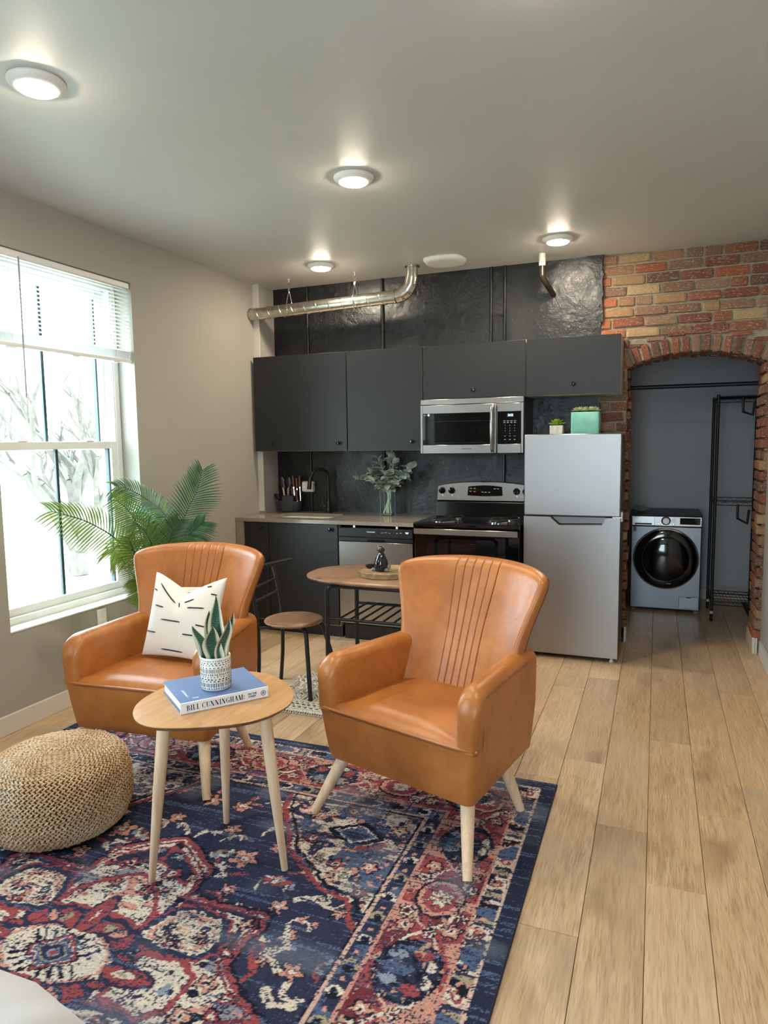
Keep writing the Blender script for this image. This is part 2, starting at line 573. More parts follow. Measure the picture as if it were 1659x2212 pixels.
# ------------------------------------------------------------------ room shell
H, L, D, XR = 2.80, -3.127, 5.311, .695
YB = -2.2                                                  # wall behind the camera
WY0, WY1, WZ0, WZ1 = 2.575, 3.605, .520, 2.520             # window opening in the left wall
W2Y0, W2Y1 = -.22, .81                                     # second window of the same wall, nearer than the frame
LT = .30                                                   # left wall thickness
floor = struct(bx('floor', simple('dark_subfloor', rgb(60, 46, 32), .9), None, -3.5, 1.3, YB - .2, 7.3, -.12, -.007, 0))
ceiling = struct(bx('ceiling', 'ceiling', None, -3.5, 1.3, YB - .2, 7.3, H, H + .15, 0))
mb = MB()
ys = [YB - .2, W2Y0, W2Y1, WY0, WY1, D + .4]
for a, b_, win in ((ys[0], ys[1], 0), (ys[1], ys[2], 1), (ys[2], ys[3], 0), (ys[3], ys[4], 1), (ys[4], ys[5], 0)):
    if win:
        mb.box(L - LT, L, a, b_, -.1, WZ0); mb.box(L - LT, L, a, b_, WZ1, H + .05)
    else:
        mb.box(L - LT, L, a, b_, -.1, H + .05)
wall_left = struct(mb.build('wall_left', 'wall', None, smooth=0))
# furred-out return at the end of the left wall
struct(bx('wall_left_return', 'wall', None, L - .02, -3.083, 5.05, D + .02, 0, H, 0))
struct(bx('trim_1', 'trim', None, L - .005, -3.075, 5.041, 5.05, .93, H - .001, .001))
struct(bx('wall_right', 'wall', None, XR, XR + .15, YB - .2, D - .004, -.1, H + .05, 0))
W3X0, W3X1 = -.95, .08                                     # window in the wall behind the camera
mb = MB()
mb.box(L - LT, W3X0, YB - LT, YB, -.1, H + .05).box(W3X1, XR + .15, YB - LT, YB, -.1, H + .05)
mb.box(W3X0, W3X1, YB - LT, YB, -.1, WZ0).box(W3X0, W3X1, YB - LT, YB, WZ1, H + .05)
struct(mb.build('wall_front', 'wall', None, smooth=0))
struct(bx('baseboard_left', 'trim', None, L, L + .014, YB, 4.68, 0, .105, .004))
struct(bx('baseboard_right', 'trim', None, XR - .014, XR, YB, 5.24, 0, .115, .004))

# back wall: mortar core with the segmental-arch opening, then bricks and the plaster skin
AX0, AX1, ASP, ACR = -.203, .668, 2.005, 2.09
rise = ACR - ASP; half = (AX1 - AX0) / 2
AR = (half ** 2 + rise ** 2) / (2 * rise); ACZ = ACR - AR; ACX = (AX0 + AX1) / 2
def arch_z(x):
    return ACZ + math.sqrt(max(0, AR ** 2 - (x - ACX) ** 2))
CY0, CY1 = D + .013, D + .34
mb = MB()
mb.box(-3.5, AX0 - .012, CY0, CY1, -.1, H + .05)
mb.box(AX1 + .012, 1.3, CY0, CY1, -.1, H + .05)
N = 16
xs = [AX0 - .012 + (AX1 - AX0 + .024) * i / N for i in range(N + 1)]
prof = [(x, arch_z(min(max(x, AX0), AX1)) + .012) for x in xs] + [(xs[-1], H + .05), (xs[0], H + .05)]
for i in range(N):
    mb.prism([(xs[i], prof[i][1]), (xs[i + 1], prof[i + 1][1]), (xs[i + 1], H + .05), (xs[i], H + .05)], CY0, CY1, 'y')
wall_back = struct(mb.build('wall_back', 'grout', None, smooth=0))

# plaster skin with a ragged right edge
edge = []
z = 0.0
while z < H:
    edge.append((-.405 + random.uniform(-.010, .010) + (.012 if z > 2.45 else 0), z)); z += .035
edge.append((-.385, H))
poly = [(-3.1, 0)] + edge + [(-3.1, H)]
plaster = MB().prism(poly, D - .012, D + .02, 'y').build('plaster', 'plaster', wall_back, smooth=0)
plaster['label'] = 'glossy black painted rough plaster'
# chipped plaster crust standing off the brick along the upper right edge
mb = MB()
pts = [(-.50, H - .002), (-.385, H - .002)]
for k in range(14):
    pts.append((-.388 + random.uniform(-.008, .006), H - .04 - .033 * k))
arc = [(-.402, 2.33), (-.404, 2.45), (-.412, 2.56), (-.435, 2.65), (-.47, 2.71), (-.50, 2.735)]
mb.prism(pts + arc, D - .034, D - .01, 'y')
mb.build('plaster_crust', 'plaster', wall_back, smooth=0)

# bricks
def brick_mesh(seed):
    r = random.Random(seed)
    b = MB().box(-.5, .5, -.5, .5, -.5, .5, .07)
    b.v = [(x + r.uniform(-.018, .018), y + r.uniform(-.03, .03), z_ + r.uniform(-.045, .045)) for x, y, z_ in b.v]
    me = bpy.data.meshes.new('brick_block'); me.from_pydata(b.v, [], b.f)
    bm = bmesh.new(); bm.from_mesh(me); bmesh.ops.recalc_face_normals(bm, faces=bm.faces); bm.to_mesh(me); bm.free()
    me.polygons.foreach_set('use_smooth', [True] * len(me.polygons)); me.set_sharp_from_angle(angle=math.radians(25))
    me.materials.append(M['brick'])
    return me
BR = [brick_mesh(i) for i in range(8)]
PAL = [rgb(142, 88, 70), rgb(132, 80, 66), rgb(150, 94, 74), rgb(120, 84, 72), rgb(146, 112, 92), rgb(166, 94, 70), rgb(126, 78, 68), rgb(152, 122, 102), rgb(134, 104, 88), rgb(112, 86, 76)]
TAN = [rgb(176, 146, 108), rgb(168, 132, 98), rgb(186, 158, 120), rgb(160, 120, 90), rgb(178, 108, 74)]
def brick(x0, x1, z0, z1, y0=None, y1=None, rot=0.0, col=None):
    y0 = D + random.uniform(-.006, .006) if y0 is None else y0
    y1 = D + .06 if y1 is None else y1
    o = inst(random.choice(BR), 'brick', ((x0 + x1) / 2, (y0 + y1) / 2, (z0 + z1) / 2), wall_back,
             (0, rot + random.uniform(-.012, .012), 0), (x1 - x0, y1 - y0, z1 - z0))
    cx = (x0 + x1) / 2
    if col is None:
        col = random.choice(TAN) if (cx < -.1 and (z0 > 2.2) and random.random() < .7) or random.random() < .08 else random.choice(PAL)
    o.color = col
    return o
CH, JT = .0735, .014
top = H - .004
zc = top; row = 0
while zc > 1.35:
    z1_, z0_ = zc - JT * .4, zc - CH + JT * .6
    x = -.395
    first = [.10, .21, .06, .16][row % 4]
    while x < 1.05:
        wlen = first if first else random.choice([.205, .205, .212, .2, .105])
        first = None
        xe = x + wlen
        segs = [(x, xe)]
        if z0_ < ACR + .125:                               # keep clear of the arch ring and opening
            segs = []
            for a, b_ in ((x, min(xe, AX0 - .004)), (max(x, AX1 + .004), xe)):
                if z0_ < ASP + .02 and b_ - a > .03: segs.append((a, b_))
                elif z0_ >= ASP + .02 and b_ - a > .03: segs.append((a, b_))
            if z0_ > ACR + .10: segs = [(x, xe)]
        for a, b_ in segs:
            brick(a, b_, z0_, z1_)
        x = xe + JT
    zc -= CH; row += 1
# thin course that levels up the arch, then the ring of soldier bricks
for k in range(7):
    a = AX0 - .02 + k * .135
    zt = arch_z(min(max(a + .05, AX0), AX1)) + .128
    brick(a, a + .118, zt - .004, zt + .022)
nsol = 15
a0 = math.asin((AX0 - .02 - ACX) / AR); a1 = math.asin((AX1 + .02 - ACX) / AR)
for k in range(nsol):
    a = a0 + (a1 - a0) * (k + .5) / nsol
    r = AR + .056
    o = inst(random.choice(BR), 'brick', (ACX + r * math.sin(a), D + .05 + random.uniform(-.006, .006), ACZ + r * math.cos(a)), wall_back,
             (0, a + random.uniform(-.03, .03), 0), (.046, .115, .108 + random.uniform(-.006, .006)))
    o.color = random.choice(PAL)
for k in range(nsol):                                      # second ring of the soffit, deeper in the wall
    a = a0 + (a1 - a0) * (k + .5) / nsol
    for yy in (D + .17, D + .285):
        o = inst(random.choice(BR), 'brick', (ACX + (AR + .056) * math.sin(a), yy, ACZ + (AR + .056) * math.cos(a)), wall_back, (0, a, 0), (.046, .105, .108))
        o.color = random.choice(PAL)
# jambs
zc = ASP - .008; k = 0
while zc > .13:
    z0_, z1_ = zc - CH + JT, zc
    d1 = .20 if k % 2 else .095
    jit = random.uniform(-.012, .008)
    brick(AX1 - .012 + jit, AX1 + .09, z0_, z1_, D - .012 + random.uniform(-.012, .012), D + d1)
    brick(AX1 - .012 + jit * .5, AX1 + .06, z0_, z1_, D + d1 + .012, D + .325)
    if zc < 1.52:
        brick(AX0 - .10, AX0 + .012 - jit, z0_, z1_, D - .008, D + d1)
    brick(AX0 - .06, AX0 + .008 - jit, z0_, z1_, D + d1 + .012, D + .325)
    zc -= CH; k += 1
struct(bx('baseboard_jamb_right', 'trim', None, AX1 - .022, AX1 - .004, D - .022, D + .325, 0, .115, .003))
struct(bx('baseboard_jamb_right_return', 'trim', None, AX1 - .0035, XR - .018, D - .032, D - .012, 0, .115, .003))
struct(bx('baseboard_jamb_left', 'trim', None, AX0 + .004, AX0 + .020, D - .012, D + .325, 0, .115, .003))

# alcove behind the arch
AB = 7.02
struct(bx('wall_alcove_back', 'wall_grey', None, -.5, 1.1, AB, AB + .1, -.1, H + .05, 0))
struct(bx('wall_alcove_left', 'wall_grey', None, -.42, -.27, CY1, AB, -.1, H + .05, 0))
struct(bx('wall_alcove_right', 'wall_grey', None, .86, 1.0, CY1, AB, -.1, H + .05, 0))
struct(bx('baseboard_alcove', 'trim', None, -.27, .86, AB - .014, AB, 0, .10, .003))

# floor planks
PW, PL = .1865, 1.2
pm = MB().box(-PW / 2 + .0008, PW / 2 - .0008, -PL / 2 + .0008, PL / 2 - .0008, -.0075, 0, .0016)
me_plank = pm.build('plank', 'plank', None, smooth=0)
plank_data = me_plank.data
bpy.data.objects.remove(me_plank)
offs = {-1: 2.695, 0: 2.373, 1: 2.912, -2: 3.225, -3: 3.010, 2: 3.208, 3: 2.76}
for k in range(-17, 4):
    xc = .001 + PW * k + PW / 2
    y0 = offs.get(k, random.uniform(2.0, 3.2))
    y0 -= PL * math.ceil((y0 - .5) / PL)
    while y0 < 5.2 if xc < -.5 else y0 < AB:
        sx = 1.0; xx = xc
        if k == -17:
            lo = L + .001; hi = xc + PW / 2; sx = (hi - lo) / PW; xx = (lo + hi) / 2
        o = inst(plank_data, 'plank', (xx, y0 + PL / 2, 0), floor, (0, 0, 0), (sx, 1, 1))
        if y0 + PL > AB and xc > -.5:
            ln = AB - y0; o.scale[1] = ln / PL; o.location.y = y0 + ln / 2
        y0 += PL

# ------------------------------------------------------------------ windows
def window(idx, y0, y1):
    w = bpy.data.objects.new('window_%d' % idx, None); COL.objects.link(w)
    w['kind'] = 'structure'; w.location = (L - .12, (y0 + y1) / 2, WZ0)
    xo, xi = L - .27, L - .13                              # outer and inner face of the vinyl frame
    f = .045
    mb = MB()
    mb.box(xo, xi, y0 + .001, y0 + f, WZ0 + .002, WZ1 - .002, .004).box(xo, xi, y1 - f, y1 - .001, WZ0 + .002, WZ1 - .002, .004)
    mb.box(xo, xi, y0 + f, y1 - f, WZ1 - f, WZ1 - .002, .004).box(xo, xi + .02, y0 + f * .2, y1 - f * .2, WZ0 + .002, WZ0 + .05, .004)
    # parting ribs of the jambs
    for yy in (y0 + f, y1 - f - .008):
        mb.box(xi - .018, xi - .004, yy, yy + .008, WZ0 + .05, WZ1 - f, .001)
        mb.box(xi - .075, xi - .062, yy, yy + .008, WZ0 + .05, WZ1 - f, .001)
    mb.build('frame', 'vinyl', w)
    zm = 1.50
    for nm, x0, x1, za, zb in (('upper_sash', xo + .015, xi - .075, zm - .025, WZ1 - f), ('lower_sash', xi - .06, xi - .006, WZ0 + .05, zm + .025)):
        st = .045
        ya, yb = y0 + f + .004, y1 - f - .004
        mb = MB()
        mb.box(x0, x1, ya, ya + st, za, zb, .003).box(x0, x1, yb - st, yb, za, zb, .003)
        mb.box(x0, x1, ya + st, yb - st, za, za + st, .003).box(x0, x1, ya + st, yb - st, zb - st, zb, .003)
        s = mb.build(nm, 'vinyl', w)
        xc = (x0 + x1) / 2
        bx('pane', 'glass', s, xc - .003, xc + .003, ya + st - .004, yb - st + .004, za + st - .004, zb - st + .004, 0)
        ymid = (ya + yb) / 2
        bx('muntin', 'dark_gasket', s, xc - .009, xc + .009, ymid - .010, ymid + .010, za + st, zb - st, .002)
        mb = MB()
        for yy in (ya + st, yb - st - .010):
            mb.box(xc - .02, xc + .008, yy, yy + .010, za + st, zb - st)
        mb.build('gasket', 'dark_gasket', s)
        if nm == 'lower_sash':
            for yy in (ya + .22, yb - .22):
                mb = MB().box(x0 - .005, x1 + .004, yy - .03, yy + .03, zb, zb + .008, .003)
                mb.tube([(x1 - .01, yy - .02, zb + .010), (x1 - .004, yy, zb + .017), (x1 - .012, yy + .04, zb + .013)], .005, 6)
                mb.build('sash_lock', 'white', s)
    bx('sill', 'trim', w, L - .13, L + .003, y0 + .001, y1 - .001, WZ0 + .001, WZ0 + .012, .003)
    lt = bpy.data.lights.new('portal', 'AREA')
    lt.shape = 'RECTANGLE'; lt.size = WZ1 - WZ0; lt.size_y = y1 - y0
    lt.cycles.is_portal = True
    lo = bpy.data.objects.new('sky_portal', lt); COL.objects.link(lo)
    lo.location = (L - .30, (y0 + y1) / 2, (WZ0 + WZ1) / 2)
    lo.rotation_euler = (0, -PI / 2, 0)
    return w, lo
window(1, WY0, WY1)
window(2, W2Y0, W2Y1)
w3, p3 = window(3, W2Y0, W2Y1)                             # same unit turned into the front wall
w3.rotation_euler = (0, 0, PI / 2)
w3.location = ((W3X0 + W3X1) / 2, YB - .12, WZ0)
p3.location = ((W3X0 + W3X1) / 2, YB - .30, (WZ0 + WZ1) / 2)
p3.rotation_euler = (0, -PI / 2, PI / 2)

# mini blind, half raised
def blind():
    ya, yb = WY0 + .008, WY1 - .006
    t = thing('mini_blind', 'white mini blind drawn halfway up over the tall window', 'blind', (L - .03, (ya + yb) / 2, 2.03))
    MB().box(L - .044, L - .008, ya, yb, 2.478, 2.517, .006).build('headrail', 'slat', t)
    zt, zb_ = 2.462, 2.098
    n = 17
    def slat_mb():
        mb = MB()
        rings = []
        for yy in (ya, yb):
            rings.append([(L - .041, yy, -.0015), (L - .0275, yy, .0022), (L - .014, yy, .0012), (L - .014, yy, .0006), (L - .0275, yy, .0014), (L - .041, yy, -.0023)])
        return mb.loft(rings)
    base = slat_mb()
    first = None
    for k in range(n):
        zz = zt - (zt - zb_) * k / (n - 1)
        if first is None:
            b = slat_mb(); b.v = [(x, y, z_ + zz) for x, y, z_ in b.v]
            first = b.build('slat', 'slat', t, smooth=0)
            f0 = zz
        else:
            o = inst(first.data, 'slat', (0, 0, zz - f0), t)
    for k in range(9):
        zz = 2.088 - .0052 * k
        o = inst(first.data, 'slat', (0, 0, zz - f0), t)
    MB().box(L - .043, L - .012, ya, yb + .003, 2.020, 2.040, .004).build('bottom_rail', 'slat', t)
    for fy in (.13, .55, .87):
        yy = ya + (yb - ya) * fy
        mb = MB()
        for xx in (L - .042, L - .013):
            mb.tube([(xx, yy, 2.48), (xx, yy, 2.03)], .0011, 5)
        mb.build('ladder_cord', 'slat', t)
        MB().box(L - .040, L - .014, yy - .025, yy + .025, 2.012, 2.021, .002).build('cord_clip', 'white', t)
    yy = ya + .19
    MB().tube([(L - .004, yy, 2.485), (L - .002, yy, 2.47), (L - .001, yy - .005, 1.755)], .0042, 6).build('tilt_wand', simple('grey_clear_wand', rgb(150, 148, 152), .3), t)
blind()

# outside
lawn = struct(bx('lawn', 'lawn', None, -60, -3.6, -25, 60, -.95, -.80, 0))
def tree(name, label, base, h, seed):
    r = random.Random(seed)
    t = thing(name, label, 'tree', base)
    mb = MB()
    def branch(p, d, ln, rad, lev):
        pts = [p]; q_ = p; dd = d.copy()
        for k in range(4):
            dd = (dd + Vector((r.uniform(-.18, .18), r.uniform(-.18, .18), r.uniform(-.05, .15)))).normalized()
            q_ = q_ + dd * ln / 4; pts.append(q_)
        mb.tube(pts, [rad, rad * .88, rad * .76, rad * .64, rad * .5], 6 if lev < 2 else 4)
        if lev < 4:
            for k in range(3 if lev else 4):
                s_ = pts[r.choice([2, 3, 4, 4])] if lev else pts[r.choice([3, 4])]
                nd = (dd + Vector((r.uniform(-1, 1), r.uniform(-1, 1), r.uniform(-.15, .7))) * .75).normalized()
                branch(s_, nd, ln * r.uniform(.58, .8), rad * .55, lev + 1)
    branch(Vector((0, 0, 0)), Vector((0, 0, 1)), h * .28, h * .042, 0)
    for a in (.4, 2.4, 4.3):
        branch(Vector((0, 0, h * .10)), Vector((math.cos(a) * .45, math.sin(a) * .45, 1)).normalized(), h * .34, h * .03, 1)
    mb.build('branches', 'bark', t, local=True, recalc=False)
tree('bare_tree', 'bare forked tree seen through the lower left pane of the window', (-9.6, 9.4, -.8), 4.6, 3)
tree('bare_tree', 'small faint bare tree farther off behind the window', (-15.5, 19.5, -.8), 5.2, 11)

# ------------------------------------------------------------------ ceiling fittings
def ceiling_light(x, y, label):
    t = thing('ceiling_light', label, 'light', (x, y, H), group='round ceiling lights')
    MB().lathe([(.070, H - .001), (.0985, H - .001), (.100, H - .006), (.097, H - .012), (.085, H - .022), (.070, H - .027), (.066, H - .024)], (x, y, 0), 40, caps=False).build('trim_ring', 'white', t, local=False)
    MB().lathe([(.0655, H - .024), (.067, H - .028), (.064, H - .0315), (.050, H - .035), (.025, H - .037), (.002, H - .0375)], (x, y, 0), 28).build('diffuser', 'lamp', t)
for x, y, lb in ((-2.104, 1.99, 'large round white ceiling light at the upper left near the window wall'),
                 (-1.425, 3.26, 'round white ceiling light in the middle of the ceiling'),
                 (-2.339, 4.72, 'round white ceiling light above the duct, left of the exhaust cover'),
                 (-.633, 4.74, 'round white ceiling light near the brick wall and bent black pipe'),
                 (-.31, 2.00, 'round white ceiling light nearest the camera, just above the frame')):
    ceiling_light(x, y, lb)

# exhaust fan cover
t = thing('exhaust_fan_cover', 'white square exhaust fan cover on the ceiling by the duct elbow', 'vent', (-1.455, 4.945, H))
def bulge(hw, z_, k=.03, n=6):
    out = []
    for s_ in range(4):
        for i in range(n):
            u = -1 + 2 * i / n
            r_ = hw + k * (1 - u * u)
            a = s_ * PI / 2
            px, py = u * hw, -r_
            out.append((-1.455 + px * math.cos(a) - py * math.sin(a), 4.945 + px * math.sin(a) + py * math.cos(a), z_))
    return out
MB().loft([bulge(.118, H - .001), bulge(.122, H - .008), bulge(.11, H - .024), bulge(.09, H - .029), bulge(.06, H - .029)]).build('cover', 'white', t)

# spiral duct with elbow
t = thing('spiral_duct', 'galvanised spiral duct running along the black wall and turning up to ceiling', 'duct', (-2.4, 5.0, 2.54))
DY, DR = 5.0, .048
x0d, x1d, zd0, zd1 = L + .004, -1.86, 2.548, 2.585
P0, P1 = Vector((x0d, DY, zd0)), Vector((x1d, DY, zd1))
MB().tube([P0, P1], DR, 28).build('straight_pipe', 'duct', t)
helix = []
turns = 11.3
for k in range(int(turns * 20)):
    s_ = k / (turns * 20)
    a = 2 * PI * turns * s_
    helix.append(P0.lerp(P1, .02 + .96 * s_) + Vector((0, math.cos(a), math.sin(a))) * (DR + .0005))
MB().tube(helix, .0036, 6).build('spiral_rib', 'duct', t)
for s_ in (.0, 1.0):
    c_ = P0.lerp(P1, s_)
    MB().tube([c_ + Vector((-.004 + .008 * (s_ == 0), 0, 0)), c_ + Vector((.008, 0, 0))], DR + .004, 28).build('collar', 'duct', t)
xe, ze = -1.722, 2.70
arc_c = (x1d, 2.585 + .125)
rad_e = .125
gores = []
for k in range(5):
    a = -PI / 2 + PI / 2 * k / 4
    gores.append(Vector((x1d + .01 + rad_e * math.cos(a), DY, zd1 + rad_e + rad_e * math.sin(a))))
MB().tube([P1, gores[0]], DR, 28).build('pipe_end', 'duct', t)
for k in range(4):
    MB().tube([gores[k], gores[k + 1]], DR + .002 + .0015 * (k % 2), 28).build('elbow_gore', 'duct', t)
for k in range(1, 5):
    d_ = (gores[min(k + 1, 4)] - gores[k - 1]).normalized()
    MB().tube([gores[k] - d_ * .004, gores[k] + d_ * .004], DR + .004, 28).build('elbow_seam', 'duct', t)
top_e = gores[-1]
MB().tube([top_e, Vector((top_e.x, DY, H - .001))], DR - .004, 28).build('riser', 'duct', t)
MB().tube([Vector((top_e.x, DY, H - .012)), Vector((top_e.x, DY, H - .001))], DR + .008, 28).build('ceiling_flange', 'duct', t)
def hanger(x, label):
    f = (x - x0d) / (x1d - x0d)
    zc_ = zd0 + (zd1 - zd0) * f
    t = thing('wire_hanger', label, 'hanger', (x, DY, H), group='wire hangers of the duct')
    MB().lathe([(.012, H - .001), (.013, H - .004), (.003, H - .008), (.003, H - .03)], (x, DY, 0), 10).build('ceiling_anchor', 'white', t)
    pts = [(x, DY, H - .028), (x - .012, DY + .005, H - .05), (x - .004, DY, H - .085), (x + .003, DY + .01, H - .12), (x + .004, DY + DR + .004, zc_ + .01)]
    a = [Vector((x + .003 * math.sin(k), DY + (DR + .003) * math.cos(PI / 8 * k), zc_ - (DR + .003) * math.sin(PI / 8 * k))) for k in range(0, 9)]
    pts2 = [(x - .004, DY - DR - .003, zc_ + .01), (x - .004, DY - .012, H - .13), (x + .006, DY - .002, H - .08), (x + .011, DY, H - .052), (x, DY, H - .028)]
    MB().tube([Vector(p) for p in pts] + a + [Vector(p) for p in pts2], .0030, 6).build('cable', 'chrome', t)
    MB().box(x - .007, x + .006, DY - .006, DY + .006, H - .10, H - .075, .002).build('cable_clamp', 'chrome', t)
hanger(-2.764, 'looped wire hanger holding the left end of the duct')
hanger(-2.19, 'looped wire hanger holding the duct under the middle')

# wall pipes
def conduit(x, z0_, z1_, r, label, name='wall_pipe'):
    t = MB().tube([(x, D - .012 - r * .8, z0_), (x, D - .012 - r * .8, z1_)], r, 10).build(name, 'pipe_black')
    tag(t, label, 'pipe', 'black painted pipes on the wall')
    return t
conduit(-2.757, .92, H - .002, .010, 'thin black conduit at left behind cabinet and outlet box')
conduit(-2.082, .92, H - .002, .013, 'black wall pipe behind the duct and the glass vase')
conduit(-1.197, 2.2, H - .002, .012, 'left one of two close black pipes above the microwave cabinet')
conduit(-1.092, .95, H - .002, .012, 'right one of two close black pipes running down behind the range')
t = thing('bent_pipe', 'bent black vent pipe with a white collar dropping from the ceiling into the wall', 'pipe', (-.79, 5.1, H))
MB().tube(smooth_path([(-.785, 5.075, H - .07), (-.785, 5.075, 2.665), (-.782, 5.08, 2.64), (-.76, 5.16, 2.60), (-.735, 5.30, 2.555)], 4), .021, 14).build('pipe', simple('dark_bronze_pipe', rgb(62, 50, 42), .3, .4), t)
MB().tube([(-.785, 5.075, H - .085), (-.785, 5.075, H - .001)], .0235, 16).build('collar', 'trim', t)

# ------------------------------------------------------------------ kitchen
YU, YC = 4.968, 4.678
def knob(parent, x, y, z):
    MB().lathe([(.006, 0), (.006, -.010), (.010, -.014), (.0145, -.019), (.0150, -.024), (.0125, -.028), (.004, -.030)], (x, y, z), 14, 'y').build('knob', 'black_gloss', parent)
def wall_cabinet(label, x0, x1, zb_, zt_, knobs, cx0=None):
    t = thing('wall_cabinet', label, 'cabinet', ((x0 + x1) / 2, 5.14, zb_), group='charcoal wall cabinets')
    c0 = x0 + .001 if cx0 is None else cx0
    MB().box(c0, x1 - .001, YU + .022, D - .013, zb_, zt_, .001).build('body', 'carcass', t)
    d = MB().box(x0 + .0035, x1 - .0035, YU, YU + .019, zb_ + .002, zt_ - .003, .0015).build('door', 'door', t)
    for kx, kz in knobs:
        knob(d, kx, YU, kz)
wall_cabinet('large square charcoal wall cabinet door at the far left with two knobs', -3.100, -2.262, 1.4335, 2.2026, [(-2.93, 1.49), (-2.335, 1.495)], -3.07)
wall_cabinet('tall charcoal wall cabinet above the vase, left of the microwave', -2.262, -1.636, 1.4335, 2.2026, [(-1.72, 1.50)])
wall_cabinet('low charcoal wall cabinet directly above the microwave', -1.636, -.873, 1.808, 2.2026, [(-1.253, 1.868)])
wall_cabinet('low charcoal wall cabinet above the fridge, next to the brick', -.873, -.240, 1.808, 2.2026, [(-.548, 1.88)])

# base units
CX0 = L + .003
t = thing('worktop', 'taupe quartz worktop with a waterfall end panel beside the left wall', 'worktop', (-2.4, 5.0, .885))
SX0, SX1, SY0, SY1 = -2.90, -2.36, 4.80, 5.14
top_ = MB()
outer = [(CX0, YC), (-1.618, YC), (-1.618, D - .014), (-3.08, D - .014), (-3.08, 5.038), (CX0, 5.038)]
inner = rrect(SX0, SX1, SY0, SY1, .07, 6)
bm = bmesh.new()
for zz in (.914, .886):
    vo = [bm.verts.new((x, y, zz)) for x, y in outer]; vi = [bm.verts.new((x, y, zz)) for x, y in inner]
    eo = [bm.edges.new((vo[i], vo[(i + 1) % len(vo)])) for i in range(len(vo))]
    ei = [bm.edges.new((vi[i], vi[(i + 1) % len(vi)])) for i in range(len(vi))]
    bmesh.ops.triangle_fill(bm, use_beauty=True, edges=eo + ei)
    if zz > .9: a_o, a_i = vo, vi
    else: b_o, b_i = vo, vi
for A_, B_ in ((a_o, b_o), (a_i, b_i)):
    for i in range(len(A_)):
        j = (i + 1) % len(A_)
        bm.faces.new((A_[i], A_[j], B_[j], B_[i]))
for vtx in bm.verts: vtx.co -= Vector(t.location)
bmesh.ops.recalc_face_normals(bm, faces=bm.faces)
me = bpy.data.meshes.new('slab'); bm.to_mesh(me); bm.free(); me.materials.append(M['counter'])
o = bpy.data.objects.new('slab', me); COL.objects.link(o); o.parent = t
bx('end_panel', 'counter', t, CX0, -3.055, YC + .004, YC + .03, .002, .8855, .001)
t = thing('sink', 'white undermount sink set in the taupe worktop', 'sink', (-2.63, 4.97, .70))
rings = [[(x, y, .8855) for x, y in rrect(SX0 - .012, SX1 + .012, SY0 - .012, SY1 + .012, .08, 6)],
         [(x, y, .8855) for x, y in rrect(SX0 + .002, SX1 - .002, SY0 + .002, SY1 - .002, .07, 6)],
         [(x, y, .73) for x, y in rrect(SX0 + .012, SX1 - .012, SY0 + .012, SY1 - .012, .07, 6)],
         [(x, y, .715) for x, y in rrect(SX0 + .05, SX1 - .05, SY0 + .05, SY1 - .05, .06, 6)]]
mb = MB().loft(rings, True, False); n_ = len(rings[0]); mb.f.append(tuple(3 * n_ + j for j in range(n_)))
mb.build('basin', 'ceramic', t)
MB().lathe([(.04, .716), (.04, .719), (.03, .7185), (.002, .717)], (-2.63, 4.97, 0), 20).build('drain', 'chrome', t)

t = thing('faucet', 'matte black gooseneck faucet behind the sink', 'faucet', (-2.56, 5.215, .914))
MB().lathe([(.030, .9145), (.030, .922), (.024, .928), (.022, .98), (.0185, 1.0), (.016, 1.01)], (-2.56, 5.215, 0), 20).build('base', 'black', t)
nk = [(-2.56, 5.215, 1.0), (-2.56, 5.215, 1.20), (-2.565, 5.205, 1.245), (-2.58, 5.17, 1.275), (-2.605, 5.125, 1.28), (-2.63, 5.085, 1.26), (-2.645, 5.06, 1.21)]
MB().tube(smooth_path(nk, 5), .0125, 14).build('neck', 'black', t)
MB().tube([(-2.645, 5.06, 1.215), (-2.652, 5.05, 1.12)], [.0155, .0175], 14).build('spray_head', 'black', t)
MB().tube([(-2.56, 5.215, .965), (-2.60, 5.20, .972), (-2.625, 5.19, 1.05)], [.009, .008, .005], 8).build('handle', 'black', t)

def base_cabinet(label, x0, x1, kx):
    t = thing('base_cabinet', label, 'cabinet', ((x0 + x1) / 2, 5.0, 0), group='dark base cabinets')
    MB().box(x0 + .001, x1 - .001, YC + .034, D - .02, .095, .700, .001).build('body', 'carcass', t)
    MB().box(x0 + .001, x1 - .001, YC + .034, YC + .075, .701, .8845, .001).build('front_rail', 'carcass', t)
    d = MB().box(x0 + .003, x1 - .003, YC + .012, YC + .031, .105, .880, .0015).build('door', 'door', t)
    knob(d, kx, YC + .012, .845)
    MB().box(x0 + .001, x1 - .001, YC + .07, YC + .085, .001, .094, 0).build('toe_kick', 'black', t)
base_cabinet('narrow dark base cabinet beside the waterfall end panel', -3.052, -2.832, -2.888)
base_cabinet('wide dark base cabinet below the sink, left of the dishwasher', -2.832, -2.228, -2.285)

# dishwasher
t = thing('dishwasher', 'stainless dishwasher with black control strip under the worktop', 'dishwasher', (-1.92, 5.0, 0))
a, b_ = -2.222, -1.622
MB().box(a + .005, b_ - .005, YC + .05, D - .03, .12, .855, .002).build('tub', 'black', t)
MB().box(a + .003, b_ - .003, YC - .004, YC + .045, .795, .866, .006).build('control_panel', simple('black_control_panel', rgb(34, 36, 38), .25), t)
MB().box(a + .004, b_ - .004, YC + .006, YC + .045, .765, .7945, .002).build('handle_recess', 'black', t)
MB().prism([(-1.99, .766), (-1.84, .766), (-1.85, .781), (-1.98, .781)], YC + .003, YC + .012, 'y', .001).build('handle', 'black_gloss', t)
MB().box(a + .004, b_ - .004, YC - .002, YC + .045, .135, .764, .005).build('door', 'steel', t)
MB().box(a + .02, b_ - .02, YC + .05, YC + .07, .003, .118, .003).build('toe_kick', 'black', t)
